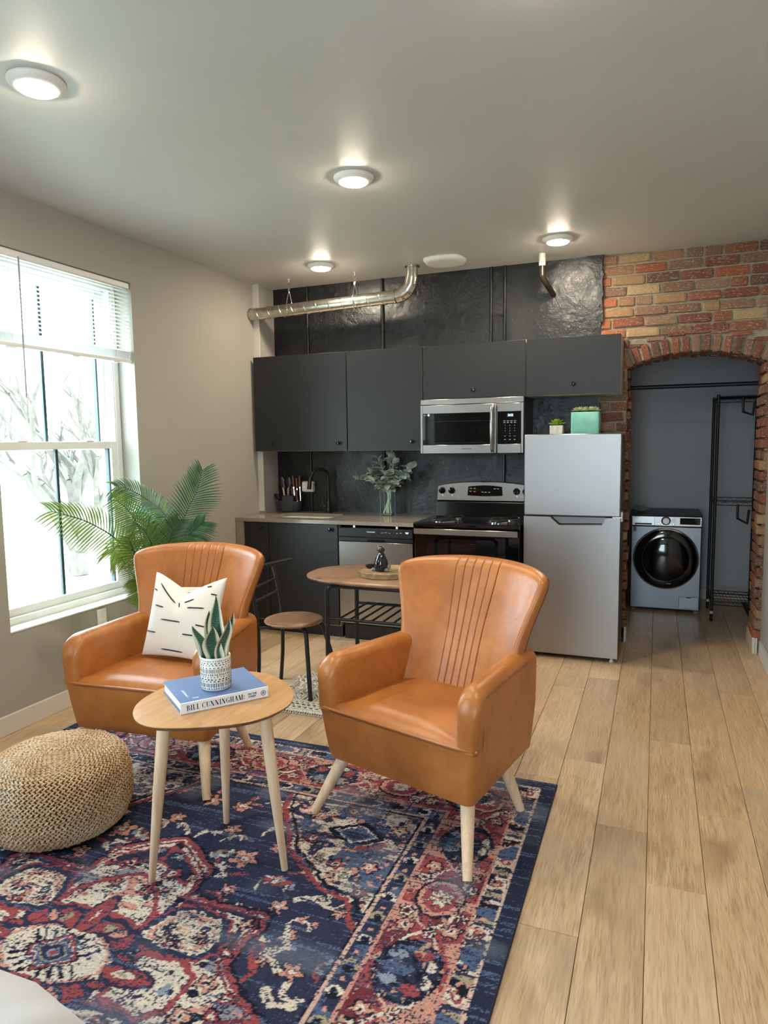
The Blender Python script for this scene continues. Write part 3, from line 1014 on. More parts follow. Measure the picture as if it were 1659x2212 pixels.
for xx in (-2.09, -1.75):
    MB().box(xx - .008, xx + .008, YC + .002, YC + .012, .8665, .884, .001).build('mounting_bracket', 'white', t)
lettering('FRIGIDAIRE', .013, 'white_ink', t, (-1.952, YC - .0046, .838), FRONT)
for k, w_ in enumerate((.016, .018, .014, .006, .022, .014)):
    lettering('normal heavy rinse - start delay'.split()[k], .0075, 'white_ink', t, (-1.862 + k * .029, YC - .0046, .836 + (k % 2) * .003), FRONT)
MB().prism([(-1.683, .846), (-1.655, .846), (-1.661, .833), (-1.677, .833)], YC - .0052, YC - .004, 'y').build('dish_symbol', 'white_ink', t)

# range
RX0, RX1 = -1.612, -.852
t = thing('electric_range', 'black and stainless electric coil range between dishwasher and fridge', 'stove', (-1.23, 5.0, 0))
MB().box(RX0 + .004, RX1 - .004, YC + .035, D - .06, .06, .885, .003).build('body', 'black', t)
MB().prism([(YC - .022, .893), (YC - .030, .900), (YC - .030, .914), (YC - .018, .926), (YC + .01, .922), (D - .075, .922), (D - .075, .886), (YC - .01, .886)], RX0, RX1, 'x').build('cooktop', 'black_gloss', t)
def coil(cx, cy, r):
    bs = MB().lathe([(.01, .914), (r * .6, .914), (r * .95, .923), (r * 1.12, .9265), (r * 1.16, .9265), (r * 1.16, .9225)], (cx, cy, 0), 28).build('drip_pan', 'chrome', t)
    pts = []
    nt = 3.6
    for k in range(int(nt * 22)):
        s_ = k / (nt * 22)
        rr = r * (.18 + .78 * s_); an = 2 * PI * nt * s_
        pts.append((cx + rr * math.cos(an), cy + rr * math.sin(an), .934))
    MB().tube(pts, .0045, 6).build('heating_coil', 'steel_dark', bs)
    mb = MB()
    for k in range(3):
        an = k * 2 * PI / 3 + .4
        mb.tube([(cx + .02 * math.cos(an), cy + .02 * math.sin(an), .929), (cx + r * math.cos(an), cy + r * math.sin(an), .929)], .002, 4)
    mb.build('coil_support', 'chrome', bs)
coil(-1.43, 4.83, .098); coil(-1.03, 4.83, .075); coil(-1.43, 5.08, .075); coil(-1.03, 5.08, .098)
MB().prism([(5.150, .923), (5.165, 1.03), (5.195, 1.04), (D - .02, 1.04), (D - .02, .923)], RX0 + .018, RX1 - .004, 'x').build('backguard_base', 'black_gloss', t)
n = 14
pts = [(RX0 + .012, 1.042), (RX1 - .002, 1.042)]
for k in range(n + 1):
    u = k / n
    pts.append((RX1 - .002 + (RX0 + .022 - RX1) * u, 1.150 + .036 * math.sin(PI * u) ** .7))
bgd = MB().prism(pts, 5.185, D - .022, 'y', .004).build('backguard', 'steel', t)
dp = []
for k in range(9):
    u = k / 8
    dp.append((-1.352 + .272 * u, 1.082 - .006 * math.sin(PI * u)))
for k in range(9):
    u = k / 8
    dp.append((-1.084 - .262 * u, 1.150 + .010 * math.sin(PI * u)))
MB().prism([(x + (.0 if i else 0), z_) for i, (x, z_) in enumerate(dp)], 5.1805, 5.187, 'y').build('display', 'black_glass', bgd)
mb = MB()
for (x, z_) in ((-1.325, 1.137), (-1.295, 1.137), (-1.328, 1.113), (-1.296, 1.112), (-1.235, 1.108), (-1.21, 1.108), (-1.183, 1.107), (-1.14, 1.135), (-1.115, 1.135)):
    mb.box(x - .008, x + .008, 5.1795, 5.1806, z_ - .0025, z_ + .0025)
mb.build('key_print', 'grey_ink', bgd)
for x in (-1.555, -1.478, -.975, -.905):
    kz = 1.118 if x < -1.2 else 1.116
    kb = MB().lathe([(.027, 0), (.027, -.006), (.023, -.022), (.021, -.026), (.002, -.027)], (x, 5.185, kz), 18, 'y').build('knob', 'black_gloss', t)
    MB().box(x - .005, x + .005, 5.150, 5.168, kz - .022, kz + .026, .003).build('knob_grip', 'black_gloss', kb)
    MB().prism([(x - .004, kz - .030), (x + .006, kz - .030), (x + .010, kz - .045), (x + .003, kz - .045)], 5.1835, 5.1855, 'y').build('knob_pointer', 'white_ink', t)
MB().box(RX0 + .004, RX1 - .004, YC - .012, YC + .033, .24, .884, .004).build('oven_door', 'black_glass', t)
mb = MB().box(RX0 + .006, RX1 - .012, YC - .045, YC - .028, .842, .884, .004)
for x in (RX0 + .03, RX1 - .04):
    mb.box(x, x + .02, YC - .029, YC - .0125, .852, .874, .001)
mb.build('oven_handle', 'steel', t)
MB().box(RX0 + .10, RX1 - .10, YC - .0135, YC - .012, .40, .78, .001).build('oven_window', simple('tinted_oven_window', rgb(14, 16, 18), .05, 0, .7), t)
MB().box(RX0 + .004, RX1 - .004, YC - .010, YC + .033, .075, .232, .004).build('drawer', 'black_gloss', t)
for x in (RX0 + .05, RX1 - .05):
    for y in (YC + .1, 5.2):
        MB().cyl((x, y, .001), (x, y, .07), .015, n=10).build('foot', 'black', t)

# microwave
MX0, MX1, MZ0, MZ1, MY = -1.6345, -.8745, 1.4085, 1.805, 4.895
t = thing('microwave', 'stainless over-the-range microwave below the low charcoal cabinet', 'microwave', (-1.25, 5.1, MZ0))
MB().box(MX0 + .002, MX1 - .002, MY + .03, D - .014, MZ0, MZ1 - .001, .002).build('body', 'black', t)
MB().box(MX0, MX1, MY + .004, MY + .03, 1.764, MZ1 - .001, .003).build('vent_panel', 'steel', t)
dx = -1.065
md = MB()
def frame_mb(x0, x1, z0, z1, hx0, hx1, hz0, hz1, y0, y1):
    m = MB()
    m.box(x0, hx0, y0, y1, z0, z1, .002); m.box(hx1, x1, y0, y1, z0, z1, .002)
    m.box(hx0, hx1, y0, y1, z0, hz0, .002); m.box(hx0, hx1, y0, y1, hz1, z1, .002)
    return m
d = frame_mb(MX0, dx - .002, MZ0 + .001, 1.761, MX0 + .018, dx - .018, 1.472, 1.700, MY, MY + .028).build('door', 'steel', t)
MB().box(MX0 + .016, dx - .016, MY + .006, MY + .02, 1.470, 1.702, .001).build('window', 'black_glass', d)
mb = MB()
for z0_, z1_ in ((1.484, 1.489), (1.64, 1.645)):
    mb.box(MX0 + .075, dx - .055, MY + .0052, MY + .0062, z0_, z1_)
mb.build('window_border', simple('window_mesh_border', rgb(24, 27, 30), .15), d)
MB().tube([(dx - .028, MY - .004, 1.425), (dx - .028, MY - .030, 1.45), (dx - .028, MY - .042, 1.585), (dx - .028, MY - .030, 1.72), (dx - .028, MY - .004, 1.745)], .0135, 10).build('handle', 'steel', d)
p = frame_mb(dx + .001, MX1, MZ0 + .001, 1.761, dx + .006, MX1 - .018, 1.474, 1.702, MY, MY + .028).build('control_frame', 'steel', t)
MB().box(dx + .004, MX1 - .016, MY + .003, MY + .02, 1.472, 1.704, .001).build('control_panel', 'black_glass', p)
MB().box(-.992, -.945, MY + .0015, MY + .0032, 1.664, 1.688, 0).build('display', simple('grey_display', rgb(60, 72, 84), .2), p)
lettering('2:12', .020, 'led', p, (-.967, MY + .0008, 1.676), FRONT)
rows = ['popcorn', '1 2 3', '4 5 6', '7 8 9', '0', 'start']
for r_ in range(4):
    for c_ in range(3):
        s_ = '123456789'[r_ * 3 + c_] if r_ < 3 else ('', '0', '')[c_]
        if s_: lettering(s_, .0085, 'white_ink', p, (-1.005 + .034 * c_, MY + .002, 1.604 - .019 * r_), FRONT)
mb = MB()
for k in range(4):
    mb.box(-1.018 + .025 * k, -1.002 + .025 * k, MY + .0022, MY + .0032, 1.634, 1.638); mb.box(-1.018 + .025 * k, -1.004 + .025 * k, MY + .0022, MY + .0032, 1.622, 1.627)
for k in range(3):
    mb.box(-1.012 + .034 * k, -.999 + .034 * k, MY + .0022, MY + .0032, 1.528, 1.531); mb.box(-1.012 + .034 * k, -.999 + .034 * k, MY + .0022, MY + .0032, 1.503, 1.508)
mb.build('key_print', 'grey_ink', p)
lettering('SAMSUNG', .013, 'ink', d, (-1.282, MY - .0006, 1.441), FRONT, 1.25)
MB().box(MX0 + .055, MX0 + .07, MY + .0045, MY + .0062, 1.682, 1.698, 0).build('sticker', 'white_ink', d)
lettering('sensor', .008, 'white_ink', d, (MX0 + .037, MY + .005, 1.690), FRONT)
MB().box(MX0 + .1, MX1 - .05, MY + .06, D - .1, MZ0 - .012, MZ0, .003).build('grease_filter', 'black_metal', t)

# refrigerator
FX0, FX1, FY, FH = -.840, -.2137, 4.7357, 1.5367
t = thing('refrigerator', 'stainless top-freezer refrigerator with two doors beside the brick arch', 'refrigerator', ((FX0 + FX1) / 2, 5.0, 0))
MB().box(FX0 + .003, FX1 - .003, FY + .062, 5.285, .035, FH - .006, .004).build('body', 'fridge_side', t)
MB().box(FX0 + .006, FX1 - .006, FY + .055, FY + .063, .05, FH - .01, 0).build('door_gasket', 'black', t)
zs = .985
d = MB().box(FX0, FX1, FY, FY + .054, zs + .005, FH, .006).build('freezer_door', 'steel_fridge', t)
lettering('INSIGNIA', .021, 'white_ink', d, (-.281, FY - .0006, 1.494), FRONT, 1.12)
# lower door with the trapezoid finger pull cut into its top edge
pull = [(FX0 + .005, .036), (FX1 - .001, .036), (FX1, .042), (FX1, zs - .002), (FX1 - .09, zs - .002), (-.328, .938), (-.602, .931), (-.662, zs - .002), (FX0, zs - .002), (FX0, .042)]
bm_ = MB()
rings = [[(x, FY + .054, z_) for x, z_ in pull], [(x, FY + .004, z_) for x, z_ in pull], [(x * .9985 - .0008, FY, z_ * .997 + .002) for x, z_ in pull]]
d2 = bm_.loft(rings).build('fridge_door', 'steel_fridge', t, smooth=25)
MB().prism([(-.655, zs - .003), (-.602, .936), (-.328, .943), (-.298, zs - .003)], FY + .026, FY + .05, 'y').build('pull_recess', simple('grey_pull_recess', rgb(120, 123, 126), .4, .6), d2)
mb = MB()
mb.tube([(-.664, FY + .001, zs - .004), (-.603, FY, .930), (-.327, FY, .937), (-.298, FY + .001, zs - .004)], .004, 6)
mb.build('pull_trim', 'chrome', d2)
MB().box(FX1 - .05, FX1 + .012, FY + .01, FY + .075, zs - .004, zs + .006, .001).build('hinge', 'chrome', t)
MB().box(FX1 + .001, FX1 + .013, FY + .045, FY + .085, zs - .03, zs + .035, .002).build('hinge_cover', 'white', t)
for x in (FX0 + .05, FX1 - .04):
    for y in (FY + .05, 5.24):
        MB().lathe([(.014, .001), (.016, .006), (.010, .014), (.010, .036)], (x, y, 0), 12).build('foot', 'white', t)

# outlet box on the wall
t = thing('outlet_box', 'white metal outlet box on conduit by the faucet', 'outlet', (-2.775, 5.28, 1.08))
MB().box(-2.826, -2.722, 5.248, 5.296, 1.082, 1.172, .006).build('box', simple('white_painted_steel', rgb(202, 198, 190), .4, bscale=20, bstr=.3), t)
f = MB().box(-2.822, -2.785, 5.243, 5.249, 1.092, 1.160, .003).build('receptacle', 'white', t)
mb = MB()
for zz in (1.108, 1.142):
    for dx_ in (-.006, .006):
        mb.box(-2.8035 + dx_ - .0012, -2.8035 + dx_ + .0012, 5.2424, 5.2435, zz - .003, zz + .005)
    mb.box(-2.805, -2.802, 5.2424, 5.2435, zz - .009, zz - .006)
mb.build('slots', 'ink', f)
t = thing('wall_outlet', 'white wall outlet plate under the window sill', 'outlet', (L, 3.21, .45))
f = MB().box(L + .0005, L + .006, 3.172, 3.248, .395, .51, .003).build('plate', 'white', t)
mb = MB()
for zz in (.43, .475): mb.box(L + .006, L + .008, 3.197, 3.223, zz - .014, zz + .014, .002)
mb.build('sockets', 'vinyl', f)

# utensil holder with its tools
ux, uy = -2.93, 5.215
t = thing('utensil_holder', 'dark grey oval utensil holder at the left end of the worktop', 'holder', (ux, uy, .9145))
rings = []
for zz, sx, sy in ((.9145, .098, .048), (.92, .102, .052), (1.005, .112, .056), (1.008, .112, .056), (1.007, .108, .052), (.925, .10, .049)):
    rings.append([(ux + sx * math.copysign(abs(math.cos(2 * PI * k / 32)) ** .6, math.cos(2 * PI * k / 32)), uy + sy * math.copysign(abs(math.sin(2 * PI * k / 32)) ** .6, math.sin(2 * PI * k / 32)), zz) for k in range(32)])
MB().loft(rings).build('cup', simple('dark_grey_plastic', rgb(50, 52, 56), .45), t)
MB().box(ux - .045, ux + .062, uy - .063, uy - .020, .9145, 1.055, .01).build('middle_pocket', simple('slate_grey_plastic', rgb(58, 61, 66), .45), t)
def utensil(name, label, cat, base, tip, parts, group='kitchen tools in the holder'):
    t = thing(name, label, cat, base, group=group)
    b = Vector(base); e = Vector(tip); dr = e - b
    for nm, mat, fn in parts:
        mb = MB(); fn(mb, b, dr); mb.build(nm, mat, t)
    return t
def shaft(r, f0=0., f1=1.):
    return lambda m, b, d: m.tube([b + d * f0, b + d * f1], r, 8)
def paddle(w, h, th, f=1.):
    def fn(m, b, d):
        c_ = b + d * f; u = d.normalized(); s_ = Vector((1, .25, 0)).normalized()
        rings = []
        for k in range(9):
            a = k / 8
            ww = w * math.sin(PI * min(1, .12 + .8 * a)) ** .6
            c2 = c_ + u * h * (a - .1)
            nrm = u.cross(s_).normalized()
            rings.append([c2 + s_ * ww * math.cos(q_ * PI / 5) + nrm * th * math.sin(q_ * PI / 5) for q_ in range(10)])
        m.loft(rings)
    return fn
utensil('spatula', 'black silicone spatula with a pale wooden handle in the holder', 'spatula', (-2.975, 5.235, .95), (-3.005, 5.24, 1.12), [('handle', 'pale_wood', shaft(.008)), ('blade', 'black', paddle(.032, .10, .006))])
utensil('spoon', 'black round ladle leaning at the back of the holder', 'spoon', (-2.95, 5.245, .95), (-2.955, 5.25, 1.13), [('handle', 'black', shaft(.006)), ('bowl', 'black', paddle(.040, .085, .012))])
utensil('spoon', 'black slotted spoon low at the left of the holder', 'spoon', (-3.0, 5.215, .95), (-3.022, 5.19, 1.02), [('handle', 'black', shaft(.005)), ('bowl', 'black', paddle(.026, .06, .008))])
utensil('tongs', 'thin steel tongs sticking out at the far left of the holder', 'tongs', (-3.01, 5.20, .95), (-3.045, 5.18, 1.055), [('arm', 'chrome', shaft(.004)), ('grip', 'black', shaft(.006, .8, 1.06))])
def whisk(m, b, d):
    for k in range(5):
        a = PI * k / 5
        s_ = Vector((math.cos(a), math.sin(a), 0))
        pts = []
        for j in range(17):
            an = 2 * PI * j / 16 - PI / 2
            pts.append(b + d * .35 + Vector((0, 0, .075)) + s_ * .028 * math.cos(an) * (1 - .25 * -math.sin(an)) + Vector((0, 0, .075)) * math.sin(an))
        m.tube(pts, .0013, 4)
utensil('whisk', 'steel balloon whisk in the middle of the holder', 'whisk', (-2.925, 5.225, .95), (-2.925, 5.225, 1.05), [('handle', 'chrome', shaft(.006)), ('wires', 'chrome', whisk)])
for i, (x, dx_, zz, lb) in enumerate(((-2.895, -.012, 1.22, 'leftmost of the three wooden knife handles in the holder'), (-2.868, -.006, 1.20, 'middle one of the three wooden knife handles in the holder'), (-2.842, -.002, 1.22, 'rightmost upright wooden knife handle in the holder'))):
    utensil('knife', lb, 'knife', (x + .01, 5.235, .95), (x + dx_, 5.24, zz), [('blade', 'chrome', shaft(.004, 0, .62)), ('ferrule', 'chrome', shaft(.008, .60, .66)), ('handle', 'knife_wood', shaft(.0105, .65, 1.))])
utensil('knife', 'lower wooden knife handle tilted to the right in the holder', 'knife', (-2.835, 5.20, .95), (-2.865, 5.205, 1.10), [('blade', 'chrome', shaft(.004, 0, .4)), ('handle', 'knife_wood', shaft(.010, .38, 1.))])

# vase and leafy stems
vx, vy = -2.005, 5.16
t = thing('glass_vase', 'tall square clear glass vase on the worktop', 'vase', (vx, vy, .9145))
gm = MB()
w_ = .047
rings = [[(vx + sx * k, vy + sy * k, zz) for sx, sy in ((-1, -1), (1, -1), (1, 1), (-1, 1))] for k, zz in ((w_, .9148), (w_, 1.125), (w_ - .005, 1.125), (w_ - .005, .93))]
gm.loft(rings).build('glass_body', 'glass', t, smooth=0)
gl = MB()
for sx, sy in ((-1, -1), (1, -1), (1, 1), (-1, 1)):
    gl.tube([(vx + sx * (w_ - .001), vy + sy * (w_ - .001), .916), (vx + sx * (w_ - .001), vy + sy * (w_ - .001), 1.124)], .0012, 5)
gl.tube([(vx + sx * (w_ - .002), vy + sy * (w_ - .002), 1.124) for sx, sy in ((-1, -1), (1, -1), (1, 1), (-1, 1))], .0016, 5, closed=True)
gl.build('glass_edge', simple('glass_edge_tint', rgb(170, 186, 184), .08), t)
MB().box(vx - w_ + .006, vx + w_ - .006, vy - w_ + .006, vy + w_ - .006, .9155, .929, .002).build('glass_base', simple('amber_glass_base', rgb(120, 112, 80), .08), t)
def leaf_mb(length, width, cup=.15, droop=.2):
    mb = MB()
    nu, nv = 6, 8
    def fn(u, v):
        ww = width * math.sin(PI * min(1, .04 + .93 * v)) ** .75
        x = (u - .5) * 2 * ww
        return (x, length * v, -droop * length * v * v + cup * abs(x))
    return mb.grid(fn, nu, nv)
leaf_variants = []
for i in range(4):
    o = leaf_mb(.060 + .006 * i, .0195 + .0025 * i, .25, .15 + .1 * i).build('leaf', 'sage', None, local=True)
    sol = o.data; bpy.data.objects.remove(o); leaf_variants.append(sol)
stems = [((-.024, -.02), (-.26, -.02, .30)), ((.030, .01), (-.165, .01, .365)), ((.012, -.03), (-.055, -.05, .46)), ((-.01, .02), (.02, .03, .50)), ((.02, -.025), (.075, -.03, .44)), ((-.03, .0), (.16, -.01, .33)), ((-.02, .02), (.235, -.04, .395)), ((.0, -.03), (.02, -.09, .34)), ((.02, .02), (-.10, -.07, .27)), ((-.03, -.02), (.12, -.08, .26))]
STEM_WHERE = ['reaching lowest and farthest left', 'second from the left', 'upright, just left of the middle', 'tallest and in the middle', 'upright, just right of the middle', 'on the right, below the outermost one', 'reaching farthest right', 'short, leaning to the front', 'short, drooping at front left', 'short, drooping at front right']
for i, (bs, tp) in enumerate(stems):
    b = Vector((vx + bs[0], vy + bs[1], .9305)); e = Vector((vx + tp[0], vy + tp[1], .914 + tp[2] - .01))
    neck = Vector((vx + bs[0] * -.5 + .01, vy + bs[1] * -.3, 1.10))
    path = smooth_path([b, neck, neck.lerp(e, .5) + Vector((0, 0, .03)), e], 6)
    t = thing('leafy_stem', 'sage green velvety stem in the glass vase, ' + STEM_WHERE[i], 'plant', b, group='sage green stems in the glass vase')
    MB().tube(path, [.0034 - .0016 * k / len(path) for k in range(len(path))], 6).build('stalk', 'stem', t)
    for k in range(22):
        f = .40 + .60 * k / 21
        p_ = path[min(int(f * (len(path) - 1)), len(path) - 1)]
        yaw = random.uniform(0, 2 * PI); pit = random.uniform(-.2, .9) if k < 17 else random.uniform(.5, 1.2)
        s_ = random.uniform(.85, 1.2)
        o = inst(random.choice(leaf_variants), 'leaf', p_ - b, t, (pit, random.uniform(-.5, .5), yaw), (s_, s_, s_))

# pots on the fridge
def rosette(parent, c, r, n, mat, name, layers=3, up=.5):
    for ly in range(layers):
        for k in range(n - ly):
            a = 2 * PI * (k + .5 * ly) / (n - ly)
            tilt = .25 + .42 * ly
            ln = r * (1 - .18 * ly)
            mb = MB()
            rings = []
            for j in range(6):
                v = j / 5
                ww = r * .24 * math.sin(PI * (.12 + .83 * v)) ** .7; th = ww * .35
                d_ = ln * v
                ctr = Vector((math.cos(a) * d_ * math.cos(tilt), math.sin(a) * d_ * math.cos(tilt), d_ * math.sin(tilt) + .004 * ly))
                sd = Vector((-math.sin(a), math.cos(a), 0)); nn = Vector((-math.cos(a) * math.sin(tilt), -math.sin(a) * math.sin(tilt), math.cos(tilt)))
                rings.append([Vector(c) + ctr + sd * ww * math.cos(q_ * PI / 3) + nn * th * math.sin(q_ * PI / 3) for q_ in range(6)])
            mb.loft(rings).build(name, mat, parent)
t = thing('succulent_pot', 'small white square pot with a bright green succulent on the fridge', 'plant', (-.660, 5.0, FH - .004))
MB().box(-.704, -.616, 4.956, 5.044, FH - .005, 1.598, .003).build('pot', 'concrete_pot', t)
rosette(t, (-.66, 5.0, 1.600), .062, 9, 'succulent', 'leaf')
t = thing('succulent_pot', 'square mint green pot with pale succulents on the fridge', 'plant', (-.462, 5.0, FH - .004))
rings = [[(x, y, zz) for x, y in rrect(-.555 + k, -.369 - k, 4.907 + k, 5.093 - k, .012, 4)] for k, zz in ((.003, FH - .005), (0, FH), (0, 1.682), (.002, 1.684), (.007, 1.682), (.008, 1.66))]
MB().loft(rings).build('pot', 'mint', t)
MB().box(-.545, -.379, 4.917, 5.083, 1.655, 1.668, 0).build('soil', 'soil', t)
for k, (x, y, r_) in enumerate(((-.525, 4.95, .030), (-.495, 4.955, .036), (-.462, 4.94, .026), (-.425, 4.955, .036), (-.405, 5.0, .036), (-.385, 4.945, .018), (-.47, 5.02, .04), (-.52, 5.03, .034))):
    rosette(t, (x, y, 1.690), r_ * 1.2, 7, 'succulent_pale', 'rosette_leaf', 3)

# ------------------------------------------------------------------ alcove: rod, washer, wire rack
o = MB().tube([(-.268, 5.9, 1.90), (.858, 5.9, 1.90)], .016, 12).build('closet_rod', 'black_metal')
tag(o, 'black closet rod spanning the alcove behind the brick arch', 'rod')
WX0, WX1, WY = -.196, .371, 6.38
t = thing('washing_machine', 'graphite front-load washing machine in the alcove', 'washer', (.09, 6.68, 0))
MB().box(WX0, WX1, WY + .02, WY + .57, .022, .835, .006).build('cabinet', 'washer_black', t)
MB().box(WX0 - .002, WX1 + .002, WY + .004, WY + .58, .8355, .850, .005).build('top_plate', 'washer_black', t)
MB().box(WX0 + .004, WX1 - .004, WY, WY + .0195, .024, .744, .005).build('front_panel', 'steel_washer', t)
cp = MB().box(WX0 + .002, WX1 - .002, WY - .004, WY + .0195, .747, .834, .005).build('control_panel', m_stainless('silver_panel', rgb(186, 188, 190), .25), t)
dr_ = MB().box(WX0 + .006, WX0 + .190, WY - .007, WY - .003, .751, .830, .002).build('detergent_drawer', m_stainless('silver_drawer', rgb(196, 198, 200), .2), t)
MB().box(WX0 + .03, WX0 + .168, WY - .0085, WY - .006, .757, .772, .002).build('drawer_pull', 'black', dr_)
lettering('LG', .018, 'ink', dr_, (WX0 + .045, WY - .0075, .820), FRONT)
dl = MB().lathe([(.033, -.003), (.033, -.012), (.028, -.030), (.026, -.032), (.002, -.032)], (.085, WY, .795), 24, 'y').build('dial', 'chrome', t)
MB().lathe([(.038, -.0035), (.038, -.008), (.033, -.009)], (.085, WY, .795), 28, 'y').build('dial_ring', 'black', t)
bb = [(.030, .758), (.147, .760)]
for x, z_ in bb:
    MB().lathe([(.008, -.003), (.008, -.007), (.002, -.008)], (x, WY, z_), 14, 'y').build('button', 'chrome', t)
MB().box(.196, .354, WY - .0055, WY - .003, .766, .822, .002).build('display', 'black_glass', cp)
mb = MB()
for k in range(6): mb.box(.128, .165, WY - .0046, WY - .0038, .775 + .009 * k, .7765 + .009 * k)
mb.build('programme_print', 'ink', cp)
WC = (.088, WY, .466)
MB().lathe([(.262, -.001), (.266, -.010), (.262, -.020), (.252, -.024)], WC, 56, 'y', caps=False).build('door_bezel', 'chrome', t)
wd = MB().lathe([(.258, -.004), (.256, -.022), (.235, -.034), (.192, -.036), (.186, -.030), (.182, -.032), (.10, -.046), (.002, -.050)], WC, 56, 'y').build('door', 'black_gloss', t)
MB().lathe([(.191, -.0355), (.189, -.038), (.186, -.0355)], WC, 56, 'y', caps=False).build('door_ring', simple('dark_grey_ring', rgb(60, 62, 64), .3), wd)
pts = [(WC[0] + .235 * math.cos(a), WY - .0355, WC[2] + .235 * math.sin(a)) for a in [-.95 - .05 * k for k in range(6)]]
MB().box(WC[0] + .01, WC[0] + .05, WY - .0375, WY - .0345, WC[2] - .215, WC[2] - .208, .001).build('door_latch_mark', 'grey_ink', wd)
MB().box(.205, .356, WY - .003, WY + .001, .040, .140, .004).build('filter_flap', m_stainless('flap_steel', rgb(150, 156, 162), .36), t)
MB().box(.262, .298, WY - .0042, WY - .002, .130, .139, .001).build('flap_notch', 'black', t)
MB().box(WX0 + .018, WX0 + .045, WY - .0012, WY + .0005, .695, .738, 0).build('sticker', simple('blue_grey_sticker', rgb(84, 92, 104), .5), t)
for x in (WX0 + .03, WX1 - .03):
    for y in (WY + .04, WY + .52):
        MB().lathe([(.022, .001), (.022, .010), (.012, .014), (.012, .024)], (x, y, 0), 12).build('foot', 'grey_ink', t)
t = thing('plastic_bag', 'crumpled clear plastic bag on top of the washing machine', 'bag', (-.125, 6.52, .8505))
mb = MB()
rr = random.Random(5)
rings = []
for j in range(7):
    v = j / 6
    rings.append([(-.125 + .075 * math.sin(PI * (.1 + .85 * (1 - v) * .95)) * math.cos(2 * PI * k / 14) * rr.uniform(.75, 1.15), 6.52 + .05 * math.sin(PI * (.1 + .85 * (1 - v) * .95)) * math.sin(2 * PI * k / 14) * rr.uniform(.75, 1.15), .852 + .055 * v * rr.uniform(.85, 1.1)) for k in range(14)])
mb.loft(rings).build('film', 'frosted_bag', t, smooth=0)

RKX0, RKX1, RKY0, RKY1 = .445, .775, 6.16, 6.62
t = thing('wire_rack', 'tall black wire garment rack on casters in the alcove', 'rack', ((RKX0 + RKX1) / 2, (RKY0 + RKY1) / 2, 0))
for x in (RKX0, RKX1):
    for y in (RKY0, RKY1):
        MB().tube([(x, y, .09), (x, y, 1.84)], .0125, 10).build('post', 'black_metal', t)
        c_ = MB().box(x - .014, x + .014, y - .012, y + .012, .055, .088, .003).build('caster', 'chrome', t)
        MB().lathe([(.028, -.011), (.032, -.006), (.032, .006), (.028, .011)], (x, y - .006, .0335), 18, 'x').build('wheel', 'rubber', c_)
def shelf(z_, full):
    mb = MB()
    for dz in (0, -.028):
        mb.tube([(RKX0, RKY0, z_ + dz), (RKX1, RKY0, z_ + dz), (RKX1, RKY1, z_ + dz), (RKX0, RKY1, z_ + dz)], .0035, 6, closed=True)
    for (xa, ya, xb, yb) in ((RKX0, RKY0, RKX1, RKY0), (RKX0, RKY1, RKX1, RKY1), (RKX0, RKY0, RKX0, RKY1), (RKX1, RKY0, RKX1, RKY1)):
        n = 9
        pts = [(xa + (xb - xa) * k / n, ya + (yb - ya) * k / n, z_ - (.028 if k % 2 else 0)) for k in range(n + 1)]
        mb.tube(pts, .002, 4)
    if full:
        for k in range(1, 13):
            x = RKX0 + (RKX1 - RKX0) * k / 13
            mb.tube([(x, RKY0, z_ + .003), (x, RKY1, z_ + .003)], .002, 4)
        for k in range(1, 4):
            y = RKY0 + (RKY1 - RKY0) * k / 4
            mb.tube([(RKX0, y, z_ - .001), (RKX1, y, z_ - .001)], .003, 4)
    mb.build('wire_shelf', 'black_metal', t)
shelf(1.825, True); shelf(.985, False); shelf(.165, True)
for (x, y, z_) in ((.62, 6.18, 1.80), (.61, 6.18, .955)):
    MB().tube([(x, RKY0, z_ + .01), (x, RKY0 - .02, z_ - .10), (x + .06, RKY0 - .10, z_ - .13), (x + .07, RKY0 - .11, z_ - .02)], .010, 8).build('hook_arm', 'black_metal', t)

# ------------------------------------------------------------------ rug
RX, RY0, RY1, RXR = -2.88, -.12, 2.935, -.370
def vnoise(shape, cell, seed):
    r = np.random.default_rng(seed)
    ny, nx = shape
    gy, gx = int(ny / cell[0]) + 3, int(nx / cell[1]) + 3
    g = r.random((gy, gx))
    yy = np.arange(ny)[:, None] / cell[0]; xx = np.arange(nx)[None, :] / cell[1]
    iy, ix = yy.astype(int), xx.astype(int)
    fy, fx = yy - iy, xx - ix
    fy = fy * fy * (3 - 2 * fy); fx = fx * fx * (3 - 2 * fx)
    return (g[iy, ix] * (1 - fy) * (1 - fx) + g[iy, ix + 1] * (1 - fy) * fx + g[iy + 1, ix] * fy * (1 - fx) + g[iy + 1, ix + 1] * fy * fx)

